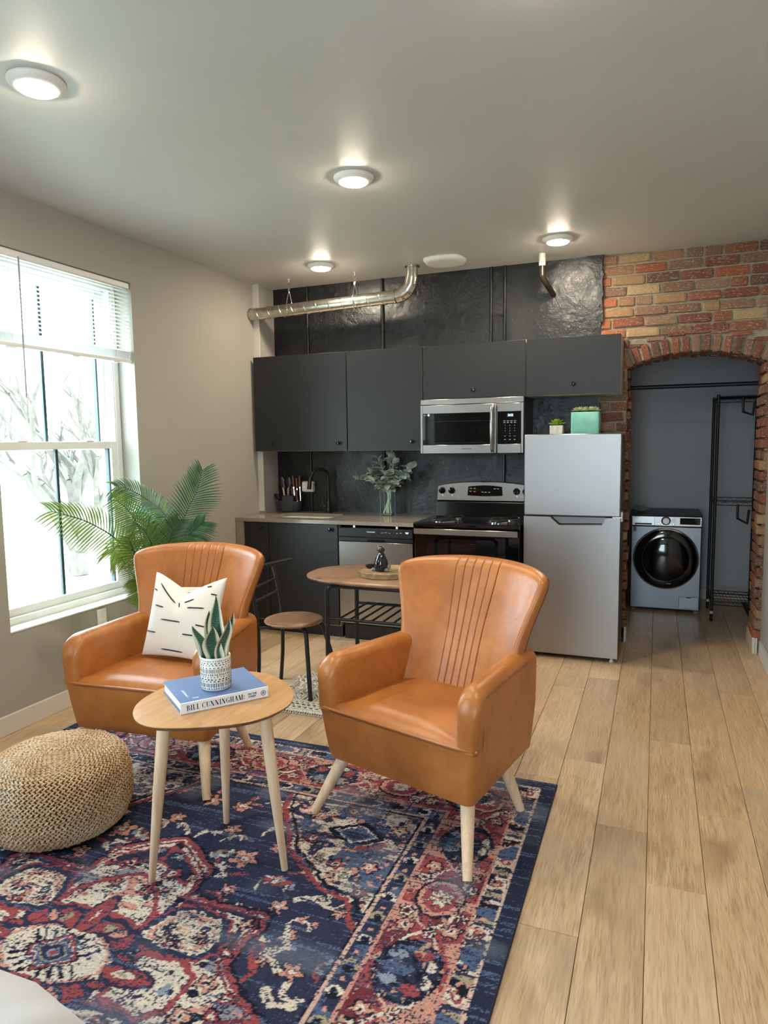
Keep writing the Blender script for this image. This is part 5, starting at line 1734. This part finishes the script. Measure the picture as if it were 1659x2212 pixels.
# title on the spine in a high-contrast display serif, built stroke by stroke
def glyph(ch):
    T, t_ = .22, .055                                      # thick and thin strokes on a unit cap height
    P = []
    def bar(x0, x1, y0, y1): P.append([(x0, y0), (x1, y0), (x1, y1), (x0, y1)])
    def diag(xa, ya, xb, yb, w): P.append([(xa - w / 2, ya), (xa + w / 2, ya), (xb + w / 2, yb), (xb - w / 2, yb)])
    def arc(cx, cy, rx, ry, a0, a1, w0, w1, nn=12):
        for k in range(nn):
            a, b = a0 + (a1 - a0) * k / nn, a0 + (a1 - a0) * (k + 1) / nn
            def th(x): return t_ + (w1 - t_) * abs(math.cos(x)) ** 1.6
            pa, pb = th(a), th(b)
            P.append([(cx + rx * math.cos(a), cy + ry * math.sin(a)), (cx + rx * math.cos(b), cy + ry * math.sin(b)), (cx + (rx - pb) * math.cos(b), cy + (ry - t_) * math.sin(b)), (cx + (rx - pa) * math.cos(a), cy + (ry - t_) * math.sin(a))])
    def serif(x, y, w=.42): bar(x - w / 2, x + w / 2, y, y + t_)
    if ch == 'I': bar(.14, .14 + T, 0, 1); serif(.25, 0); serif(.25, 1 - t_); return P, .5
    if ch == 'L': bar(.12, .12 + T, 0, 1); serif(.23, 1 - t_); bar(.02, .72, 0, t_); P.append([(.66, 0), (.72, 0), (.72, .30), (.69, .30)]); return P, .78
    if ch == 'B':
        bar(.10, .10 + T, 0, 1); bar(0, .45, 0, t_); bar(0, .43, 1 - t_, 1); bar(.3, .45, .50, .50 + t_)
        arc(.40, .755, .30, .245, -PI / 2, PI / 2, 0, T); arc(.43, .2775, .33, .2775, -PI / 2, PI / 2, 0, T); return P, .80
    if ch in 'CG':
        arc(.47, .5, .45, .5, PI * .24, PI * 1.76, 0, T, 20); bar(.74, .79, .66, .98)
        if ch == 'G': bar(.62, .62 + T, .03, .42); bar(.5, .92, .40, .40 + t_)
        else: bar(.75, .79, .12, .26)
        return P, .92
    if ch == 'U': bar(.10, .10 + T, .28, 1); serif(.21, 1 - t_); bar(.74, .74 + t_, .30, 1); serif(.77, 1 - t_, .30); arc(.445, .30, .35, .30, PI, 2 * PI, 0, T * .8, 12); return P, .95
    if ch == 'N': bar(.12, .12 + t_, 0, 1); serif(.14, 0, .30); bar(0, .2, 1 - t_, 1); bar(.80, .80 + t_, 0, 1); serif(.83, 1 - t_, .30); diag(.20, 1, .74, 0, T * 1.25); return P, 1.0
    if ch == 'H': bar(.10, .10 + T, 0, 1); bar(.62, .62 + T, 0, 1); bar(.3, .62, .47, .47 + t_); [serif(x, y, .40) for x in (.21, .73) for y in (0, 1 - t_)]; return P, .96
    if ch == 'A': diag(.10, 0, .42, 1, t_ * 1.2); diag(.76, 0, .47, 1, T * 1.15); bar(.22, .64, .28, .28 + t_); serif(.10, 0, .30); serif(.76, 0, .38); return P, .95
    if ch == 'M': bar(.12, .12 + t_, 0, 1); serif(.14, 0, .30); bar(0, .2, 1 - t_, 1); diag(.22, 1, .55, 0, T * 1.2); diag(.88, 1, .58, 0, t_ * 1.2); bar(.86, .86 + T, 0, 1); serif(.97, 0, .42); serif(1.0, 1 - t_, .36); return P, 1.24
    if ch == ':':
        for y in (.14, .62): P.append([(.15 + .11 * math.cos(2 * PI * k / 10), y + .11 * math.sin(2 * PI * k / 10)) for k in range(10)])
        return P, .38
    return P, .38
def title(txt, x0, z0, hgt, wtot):
    tot = sum(glyph(c)[1] + .08 for c in txt)
    k = wtot / (tot * hgt)
    mb = MB(); x = x0
    for ch in txt:
        P, w = glyph(ch)
        for poly in P:
            vs = [(x + px * hgt * k, -.0026, z0 + py * hgt) for px, py in poly]
            mb.add(vs, [tuple(range(len(vs)))])
        x += (w + .08) * hgt * k
    return mb
bpart(title('BILL CUNNINGHAM:', .020, .0095, .0185, .205), 'title_lettering', 'navy_ink')
rzb = math.atan2(ex.y, ex.x)
for txt, xx, zz, sz in (('ON THE', .250, .0235, .009), ('STREET', .250, .0135, .009)):
    p_ = BM @ Vector((xx, -.0026, zz))
    lettering(txt, sz, 'navy_ink', t, p_, (PI / 2, 0, rzb))
mb = MB()
for rr_ in (.0088, .0058):
    mb.tube([(.291 + rr_ * math.cos(2 * PI * k / 24), -.0023, .0185 + rr_ * math.sin(2 * PI * k / 24)) for k in range(24)], .0007, 4, closed=True)
mb.box(.2885, .2935, -.0027, -.002, .016, .021, .001)
bpart(mb, 'publisher_emblem', 'navy_ink')
bpart(MB().box(.3065, .3071, -.0026, -.002, .012, .027, 0), 'spine_rule', 'grey_ink')
# lettering of the cover reads from the far side of the table
for txt, xx, yy, sz, rot in (('CUNNINGHAM', .040, .085, .011, PI / 2), ('BILL', .060, .030, .012, PI), ('STREET', .185, .222, .011, PI), ('ON THE', .235, .205, .011, PI / 2)):
    p_ = BM @ Vector((xx, yy, bh + .0002))
    lettering(txt, sz, 'white_ink', t, p_, (0, 0, rzb + rot))
for k in range(2):
    p_ = BM @ Vector((.196 + .010 * k, .115, bh + .0002)); lettering('photographs of new york', .0045, 'white_ink', t, p_, (0, 0, rzb + PI / 2 + PI))
bpart(MB().lathe([(.020, bh + .0001), (.019, bh + .0005), (.001, bh + .0005)], (.178, .110, 0), 20), 'cover_figure', 'grey_ink')

# snake plant in a patterned pot on the book
PX, PY, PZ = -1.4375, 1.997, BT + .0008
t = thing('snake_plant', 'snake plant in a white pot with black dashes standing on the book', 'plant', (PX, PY, PZ))
PR, PH = .0535, .118
MB().lathe([(.046, 0), (PR - .002, .004), (PR, .010), (PR, PH - .003), (PR - .002, PH), (PR - .005, PH - .002), (PR - .006, PH - .02)], (PX, PY, PZ), 40, caps=False).build('pot', 'ceramic', t)
MB().lathe([(.002, PH - .016), (PR - .006, PH - .017), (PR - .006, PH - .03), (.002, PH - .03)], (PX, PY, PZ), 24).build('soil', 'soil', t)
mb = MB()
rr = random.Random(3)
def dash(a, z_, wa, hz):
    r_ = PR + .0005
    vs = [(PX + r_ * math.cos(a + da), PY + r_ * math.sin(a + da), PZ + z_ + dz) for da, dz in ((-wa, -hz), (-wa * .5, -hz * 1.1), (wa * .5, -hz * 1.1), (wa, -hz), (wa, hz), (wa * .5, hz * 1.1), (-wa * .5, hz * 1.1), (-wa, hz))]
    mb.add(vs, [tuple(range(8))])
for z_, n_, wa, hz in ((.109, 46, .024, .0024), (.101, 26, .07, .0014), (.094, 28, .06, .0013), (.085, 24, .05, .0015), (.074, 54, .020, .0068), (.0605, 44, .026, .0032), (.052, 30, .038, .0016), (.044, 26, .07, .0018), (.037, 24, .075, .0015), (.024, 54, .022, .0072), (.011, 40, .03, .0022)):
    for k in range(n_):
        dash(2 * PI * k / n_ + rr.uniform(-.02, .02), z_ + rr.uniform(-.0008, .0008), wa * rr.uniform(.7, 1.1), hz * rr.uniform(.75, 1.1))
mb.build('pot_pattern', 'ink', t, recalc=False, smooth=0, kind='stuff')
lv = [((-.020, -.018), (-.058, -.040), .110, .019, -.3), ((.012, -.022), (.012, -.034), .115, .022, .1), ((-.012, .006), (-.026, .014), .155, .020, .2), ((.012, .006), (-.006, .018), .212, .019, -.1), ((.026, .004), (.068, .020), .158, .016, .5), ((.030, -.010), (.066, .0), .140, .015, .3), ((.002, .018), (.0, .03), .120, .016, .8)]
for (bx_, by_), (tx_, ty_), hh, ww, tw in lv:
    vs = []; pat = []
    nv, nu = 16, 8
    mb = MB()
    rows_ = []
    for j in range(nv + 1):
        v = j / nv
        c_ = Vector((PX + bx_ + (tx_ - bx_) * v ** 1.3 + .006 * math.sin(7 * v + bx_ * 90), PY + by_ + (ty_ - by_) * v ** 1.3, PZ + PH - .022 + (hh + .02) * v))
        w = ww * 1.25 * (.55 + .75 * math.sin(PI * min(.98, .18 + .62 * v))) * (1 - v ** 3.2) + .0006
        a = .4 + tw + v * .5
        row = []
        for i in range(nu + 1):
            u = -1 + 2 * i / nu
            s_ = Vector((math.cos(a), math.sin(a), 0)); nn = Vector((math.sin(a), -math.cos(a), 0))
            row.append(c_ + s_ * w * u - nn * w * .35 * (1 - u * u))
            pat.append(1.0 if abs(u) > .74 else 0.0)
        rows_.append(row)
    mb.loft(rows_, False, False)
    mb.attr['pattern'] = pat
    mb.build('leaf', 'snake', t, recalc=False)

# ------------------------------------------------------------------ pouf
pc = Vector((-2.17, 1.96, 0)); PRR, PHH = .265, .295
t = thing('pouf', 'round braided jute pouf on the rug in front of the left armchair', 'pouf', (pc.x, pc.y, RUGZ))
def pouf_prof(s_):
    """profile by arc fraction: 0 = centre of the top, 1 = under the edge"""
    pts = [(0, PHH), (.08, PHH + .001), (.16, PHH - .003), (.218, PHH - .014), (.250, PHH - .042), (.264, PHH - .09), (.269, PHH - .14), (.268, PHH - .19), (.258, PHH - .24), (.235, PHH - .275), (.19, PHH - .290)]
    return pts
prof = pouf_prof(0)
P2 = smooth_path([(r_, 0, z_) for r_, z_ in prof], 8)
MB().lathe([(max(.001, p.x - .007), p.z + RUGZ - .003) for p in P2], (pc.x, pc.y, 0), 40).build('core', 'jute_dark', t)
ln = [0]
for a, b in zip(P2, P2[1:]): ln.append(ln[-1] + (b - a).length)
def at_len(s_):
    for i in range(len(ln) - 1):
        if s_ <= ln[i + 1]:
            f = (s_ - ln[i]) / (ln[i + 1] - ln[i]); p = P2[i].lerp(P2[i + 1], f); d = (P2[i + 1] - P2[i]).normalized()
            return p, d
    return P2[-1], (P2[-1] - P2[-2]).normalized()
mb = MB()
row_h = .0172; rr = random.Random(9)
s_ = row_h * .9
seg = []
# one strand lozenge: six-sided spindle
def lozenge(c, along, out, ln_, w, h):
    side = along.cross(out)
    vs = [c - along * ln_]
    for f, k in ((-.45, .85), (.35, 1.0)):
        for j in range(5):
            a = 2 * PI * j / 5
            vs.append(c + along * ln_ * f + side * (w * k * math.cos(a)) + out * (h * k * math.sin(a)))
    vs.append(c + along * ln_)
    fs = []
    for j in range(5):
        k = (j + 1) % 5
        fs += [(0, 1 + k, 1 + j), (1 + j, 1 + k, 6 + k, 6 + j), (6 + j, 6 + k, 11)]
    mb.add(vs, fs)
while s_ < ln[-1] - .004:
    p, d = at_len(s_)
    rad = max(p.x, .006)
    n_ = max(5, int(2 * PI * rad / .0185))
    ph = rr.uniform(0, 6)
    for k in range(n_):
        a = 2 * PI * k / n_ + ph
        er = Vector((math.cos(a), math.sin(a), 0)); et = Vector((-math.sin(a), math.cos(a), 0))
        dn = er * d.x + Vector((0, 0, d.z)); out = (er * (-d.z) + Vector((0, 0, d.x))).normalized()
        for sg in (-1, 1):
            c_ = pc + er * rad + Vector((0, 0, p.z + RUGZ)) + dn * (sg * row_h * .25) + et * (sg * .0038) + out * rr.uniform(-.0018, .0018)
            al = (et + dn * (.75 * -sg)).normalized()
            lozenge(c_, al, out, .0135 * rr.uniform(.9, 1.1), .0050 * rr.uniform(.9, 1.15), .0060)
    s_ += row_h
mb.build('braid', 'jute', t, recalc=False, smooth=60, kind='stuff')

# ------------------------------------------------------------------ dinette table, tray, stool, fringe rug
BTZ = .740
t = thing('bar_table', 'oval walnut-topped dinette table with black metal legs and slatted shelf', 'table', (-1.45, 3.64, 0))
tcx, tcy, ta, tb = -1.435, 3.655, .475, .285
def oval(d, z_, n_=48, e=2.5):
    out = []
    for k in range(n_):
        a = 2 * PI * k / n_
        c_, s_ = math.cos(a), math.sin(a)
        out.append((tcx + (ta - d) * math.copysign(abs(c_) ** (2 / e), c_), tcy + (tb - d) * math.copysign(abs(s_) ** (2 / e), s_), z_))
    return out
MB().loft([oval(.012, BTZ - .022), oval(.003, BTZ - .018), oval(0, BTZ - .011), oval(.003, BTZ - .004), oval(.012, BTZ)]).build('tabletop', 'walnut', t)
LX0, LX1, LY0, LY1, LR = -1.705, -1.19, 3.43, 3.84, .0135
for x in (LX0, LX1):
    sg = 1 if x == LX0 else -1
    for y in (LY0, LY1):
        MB().tube(smooth_path([(x + sg * .07, y, BTZ - .036), (x + sg * .03, y, BTZ - .042), (x + sg * .006, y, BTZ - .068), (x, y, BTZ - .11), (x, y, .001)], 4), LR, 12).build('leg', 'black_metal', t)
for y in (LY0, LY1):
    MB().tube([(LX0 + .06, y, BTZ - .036), (LX1 - .06, y, BTZ - .036)], LR, 10).build('top_rail', 'black_metal', t)
SHZ = .515
for y in (LY0, LY1):
    MB().tube([(LX0, y, SHZ), (LX1, y, SHZ)], .0095, 10).build('shelf_rail', 'black_metal', t)
for k in range(7):
    x = LX0 + .075 + k * (LX1 - LX0 - .13) / 6
    MB().tube([(x, LY0, SHZ + .004), (x, LY1, SHZ + .004)], .0062, 8).build('shelf_bar', 'black_metal', t)
# wooden tray
TX, TY = -1.43, 3.64
t = thing('tray', 'round weathered wooden tray on the dinette table', 'tray', (TX, TY, BTZ))
MB().lathe([(.148, BTZ + .0005), (.155, BTZ + .003), (.156, BTZ + .030), (.150, BTZ + .033), (.146, BTZ + .028), (.002, BTZ + .027)], (TX, TY, 0), 40).build('board', 'tray_wood', t)
# glass cat figurine
fx_, fy_, fz_ = -1.445, 3.605, BTZ + .0275
t = thing('glass_figurine', 'black and clear glass cat figurine on the wooden tray', 'figurine', (fx_, fy_, fz_))
MB().lathe([(.001, 0), (.030, .001), (.037, .012), (.040, .035), (.037, .060), (.028, .085), (.017, .102), (.013, .110), (.002, .112)], (fx_, fy_, fz_), 24).build('body', simple('black_swirl_glass', rgb(20, 18, 26), .05, 0, .8, nscale=60, namt=1.6), t)
cg = simple('clear_glass_rim', rgb(120, 122, 122), .06, 0, .8)
hd = MB()
for k in range(9):
    pass
MB().lathe([(.001, .104), (.014, .107), (.021, .118), (.021, .128), (.014, .139), (.001, .143)], (fx_, fy_, fz_), 18).build('head', simple('smoky_black_glass', rgb(34, 30, 34), .05, 0, .8), t)
for s_ in (-1, 1):
    MB().tube([(fx_ + s_ * .012, fy_, fz_ + .134), (fx_ + s_ * .017, fy_, fz_ + .142), (fx_ + s_ * .020, fy_, fz_ + .149)], [.006, .004, .001], 8).build('ear', cg, t)
    MB().tube([(fx_ + s_ * .026, fy_ - .012, fz_ + .010), (fx_ + s_ * .044, fy_ - .020, fz_ + .012), (fx_ + s_ * .052, fy_ - .022, fz_ + .006)], [.010, .011, .004], 8).build('paw', cg, t)
MB().tube(smooth_path([(fx_ + .030, fy_ + .01, fz_ + .012), (fx_ + .048, fy_, fz_ + .02), (fx_ + .056, fy_, fz_ + .045), (fx_ + .060, fy_, fz_ + .062), (fx_ + .070, fy_, fz_ + .066)], 4), [.007] * 6 + [.005] * 6 + [.002] * 5, 8).build('tail', cg, t)
t = thing('black_dish', 'narrow glossy black dish lying on the wooden tray beside the cat', 'dish', (-1.515, 3.69, BTZ + .029))
MB().loft([[(-1.515 + r_ * .058 * math.cos(a) * math.cos(.5) - .030 * r_ * math.sin(a) * math.sin(.5), 3.69 + .058 * r_ * math.cos(a) * math.sin(.5) + .030 * r_ * math.sin(a) * math.cos(.5), BTZ + z_) for a in [2 * PI * k / 24 for k in range(24)]] for r_, z_ in ((.8, .0290), (1, .036), (1.02, .046), (.95, .047), (.7, .042), (.2, .040))]).build('shell', 'black_gloss', t)

# stool with a low back
sx_, sy_ = -2.005, 3.58
t = thing('stool', 'low black metal stool with round walnut seat and a curved backrest bar', 'chair', (sx_, sy_, 0))
MB().lathe([(.002, .432), (.160, .432), (.172, .437), (.176, .444), (.172, .451), (.160, .456), (.002, .457)], (sx_, sy_, 0), 40).build('seat', 'walnut', t)
A_, B__, C__, D_ = Vector((-2.165, 3.405, 0)), Vector((-2.200, 3.745, 0)), Vector((-1.830, 3.440, 0)), Vector((-1.808, 3.80, 0))
for F in (C__, D_):
    tp = Vector((sx_, sy_, 0)).lerp(F, .45)
    MB().tube(smooth_path([(tp.x - .05, tp.y, .422), (tp.x + .015, tp.y, .418), (tp.x + .045, tp.y + (F.y - tp.y) * .2, .385)], 5) + [Vector((F.x, F.y, .001 + (.013 if F is C__ else 0)))], .013, 12).build('front_leg', 'black_metal', t)
for F in (A_, B__):
    MB().tube(smooth_path([(F.x, F.y, .001), (F.x + .018, F.y, .2), (F.x + .02, F.y, .42), (F.x + .005, F.y, .56), (F.x - .035, F.y, .74)], 5), .012, 12).build('rear_post', 'black_metal', t)
    MB().tube([(F.x + .02, F.y, .425), (sx_, sy_ + (F.y - sy_) * .5, .425)], .009, 8).build('seat_rail', 'black_metal', t)
MB().tube(smooth_path([(-2.20, 3.30, .745), (-2.235, 3.45, .745), (-2.245, 3.58, .745), (-2.240, 3.72, .745), (-2.19, 3.90, .748)], 5), .0135, 12).build('top_bar', 'black_metal', t)
for z_ in (.58, .655):
    k = (z_ - .56) / .18
    MB().tube([(A_.x + .005 - .04 * k, A_.y, z_), (B__.x + .005 - .04 * k, B__.y, z_)], .0075, 8).build('back_bar', 'black_metal', t)

# small woven mat with fringes
t = thing('woven_mat', 'small cream and black woven mat with shaggy fringe under the stool', 'rug', (-1.62, 3.56, 0))
mx0, mx1, my0, my1 = -2.02, -1.15, 3.285, 3.86
MB().box(mx0, mx1, my0, my1, .0012, .009, .002).build('weave', 'rug_white', t)
mb = MB(); rr = random.Random(21)
for k in range(230):
    y = rr.uniform(my0 + .16, my1); x = mx0 + rr.uniform(-.02, .28) if rr.random() < .8 else rr.uniform(mx0, mx1)
    a = rr.uniform(-.7, .7) + PI
    l_ = rr.uniform(.03, .07)
    p0 = Vector((x, y, .010)); p1 = p0 + Vector((math.cos(a), math.sin(a), 0)) * l_ * .5 + Vector((0, 0, rr.uniform(.012, .026))); p2 = p0 + Vector((math.cos(a), math.sin(a), 0)) * l_ + Vector((0, 0, -.002))
    mb.tube([p0, p1, p2], [.005, .0065, .004], 5)
for k in range(90):
    x = mx0 + (mx1 - mx0) * k / 90
    mb.tube([(x, my0, .006), (x + rr.uniform(-.004, .004), my0 - .022, .004)], [.004, .003], 5)
mb.build('fringe', 'rug_white', t, recalc=False, kind='stuff')
mb = MB()
for r_ in range(9):
    y = my0 + .012 + r_ * .018
    for k in range(46):
        x = mx0 + .01 + k * .019
        sg = 1 if r_ % 2 else -1
        mb.tube([(x, y, .0095), (x + .0095, y + .007 * sg, .0125), (x + .019, y + .014 * sg, .0095)], .0042, 5)
mb.build('braid_row', 'rug_white', t, recalc=False, kind='stuff')
mb = MB()
for r_ in range(4):
    for k in range(22):
        x = mx0 + .02 + k * .036 + (r_ % 2) * .018; y = my0 + .05 + r_ * .022
        mb.box(x, x + .017, y, y + .006, .0118, .0150, .001)
for k in range(60):
    x = mx0 + (mx1 - mx0) * (k + .5) / 60
    mb.box(x, x + .006, my0 - .012, my0 + .003, .0055, .0092, .001)
mb.build('black_stitch', 'black_yarn', t, recalc=False, kind='stuff')

# ------------------------------------------------------------------ palm
t = thing('potted_palm', 'artificial palm plant with arching fronds between the window and left armchair', 'plant', (-2.80, 3.30, 0))
MB().lathe([(.10, .001), (.115, .006), (.145, .24), (.150, .25), (.142, .252), (.13, .22)], (-2.80, 3.34, 0), 30).build('pot', simple('woven_tan_pot', rgb(150, 116, 78), .8, nscale=40, namt=.25), t)
MB().lathe([(.002, .225), (.132, .222), (.13, .20), (.002, .20)], (-2.80, 3.34, 0), 24).build('soil', 'soil', t)
FR = [([(-2.832, 3.28, .616), (-2.801, 3.15, .85), (-2.806, 3.0, .991), (-2.815, 2.83, 1.093), (-2.838, 2.70, 1.146), (-2.878, 2.66, 1.165)], .72, .125, .25),
      ([(-2.832, 3.3, .669), (-2.817, 3.25, .902), (-2.772, 3.15, 1.053), (-2.76, 3.05, 1.156), (-2.764, 2.98, 1.201)], .55, .11, .3),
      ([(-2.828, 3.35, .688), (-2.745, 3.4, .997), (-2.80, 3.4, 1.10), (-2.90, 3.38, 1.175), (-2.97, 3.32, 1.235), (-3.01, 3.27, 1.25)], .12, .115, .35),
      ([(-2.791, 3.35, .719), (-2.72, 3.45, .964), (-2.682, 3.5, 1.102), (-2.631, 3.53, 1.215), (-2.599, 3.55, 1.334)], .0, .135, .18),
      ([(-2.732, 3.3, .731), (-2.627, 3.35, .924), (-2.562, 3.4, .99), (-2.508, 3.42, 1.036)], .08, .10, .22),
      ([(-2.801, 3.25, .597), (-2.708, 3.1, .849), (-2.697, 3.0, .931), (-2.703, 2.92, .955), (-2.716, 2.88, .923)], .75, .10, .5),
      ([(-2.79, 3.25, .485), (-2.785, 3.2, .609), (-2.751, 3.12, .704), (-2.753, 3.08, .738)], .6, .09, .3),
      ([(-2.829, 3.35, .659), (-2.855, 3.42, .871), (-2.90, 3.44, 1.02), (-2.97, 3.44, 1.08)], .2, .10, .3),
      ([(-2.787, 3.32, .668), (-2.691, 3.3, .873), (-2.645, 3.3, .985), (-2.598, 3.3, 1.055)], .1, .105, .25),
      ([(-2.803, 3.25, .568), (-2.71, 3.08, .8), (-2.649, 2.98, .911), (-2.635, 2.93, .999)], .4, .10, .25),
      ([(-2.80, 3.3, .60), (-2.72, 3.22, .86), (-2.70, 3.14, 1.0), (-2.71, 3.05, 1.08)], .35, .11, .3)]
rr = random.Random(17)
for pts, hue, lw, droop in FR:
    path = smooth_path([(-2.80 + rr.uniform(-.03, .03), 3.33 + rr.uniform(-.03, .03), .23)] + pts, 9)
    fm = MB(); hues = []
    npth = len(path)
    fr_o = MB().tube(path, [.0062 - .0046 * k / npth for k in range(npth)], 6).build('stem', 'palm_stem', t)
    cum = [0.0]
    for p_a, p_b in zip(path, path[1:]): cum.append(cum[-1] + (p_b - p_a).length)
    start = int(npth * .36)
    nl = 30
    for k in range(nl):
        f = k / (nl - 1)
        tgt = cum[start] + (cum[-1] - cum[start]) * f
        i = next((j for j in range(npth) if cum[j] >= tgt - 1e-9), npth - 1)
        g = (tgt - cum[i - 1]) / max(1e-9, cum[i] - cum[i - 1])
        p = path[i - 1].lerp(path[i], g)
        dr_v = (path[min(i + 1, npth - 1)] - path[max(i - 2, 0)]).normalized()
        up = Vector((0, 0, 1)); side = dr_v.cross(Vector((.72, -.62, .30))).normalized()
        nrm = side.cross(dr_v).normalized()
        l_ = lw * (.30 + .86 * math.sin(PI * (.14 + .72 * f))) * 1.22 * rr.uniform(.92, 1.06)
        for sg in (-1, 1):
            fw = .55 + .9 * f ** 1.5
            d0 = (side * sg + dr_v * fw).normalized()
            w0 = .0046 * rr.uniform(.9, 1.2)
            rows_ = []
            hv = max(0, min(1, hue + rr.uniform(-.16, .16)))
            for j in range(6):
                v = j / 5
                c_ = p + d0 * l_ * v + Vector((0, 0, -droop * l_ * v * v)) + nrm * (.010 * math.sin(PI * v))
                ww = w0 * (math.sin(PI * (.18 + .78 * v)) ** .8) if j < 5 else .0004
                sd = d0.cross(nrm).normalized()
                rows_.append([c_ - sd * ww, c_ + nrm * ww * -.35, c_ + sd * ww])
            fm.loft(rows_, False, False)
            hues += [hv] * 18
    fm.attr['hue'] = hues
    fm.build('frond', 'palm', t, recalc=False)

# ------------------------------------------------------------------ bed corner
t = thing('bed', 'corner of a bed with rumpled white bedding at the lower left', 'bed', (-1.9, -.2, 0))
MB().box(-2.85, -.86, -1.35, .80, .16, .42, .05).build('mattress', 'white', t)
for x in (-2.75, -.98):
    for y in (-1.25, .70):
        MB().box(x - .03, x + .03, y - .03, y + .03, .012, .16, .004).build('leg', 'leg_wood', t)
def comf(u, v):
    x0_, x1_, y0_, y1_ = -2.92, -.90, -1.4, .865
    x = x0_ + (x1_ - x0_) * u; y = y0_ + (y1_ - y0_) * v
    return x, y
rings = []
NS = 96
def cring(d, z_, wob):
    pts = rrect(-2.92 + d, -.725 - d, -1.4 + d, .905 - d, max(.02, .32 - d), 12)
    out = []
    for i, (x, y) in enumerate(pts):
        wv = wob * (math.sin(i * 1.7) + .6 * math.sin(i * 3.1 + 1))
        out.append((x + wv, y + wv * .7, z_ + wob * .5 * math.sin(i * 2.3)))
    return out
MB().loft([cring(.02, .20, .010), cring(0, .26, .010), cring(-.004, .36, .008), cring(.012, .45, .006), cring(.05, .515, .004), cring(.12, .55, .004), cring(.25, .565, .004), cring(.29, .566, .0)]).build('comforter', 'bed', t, smooth=80)
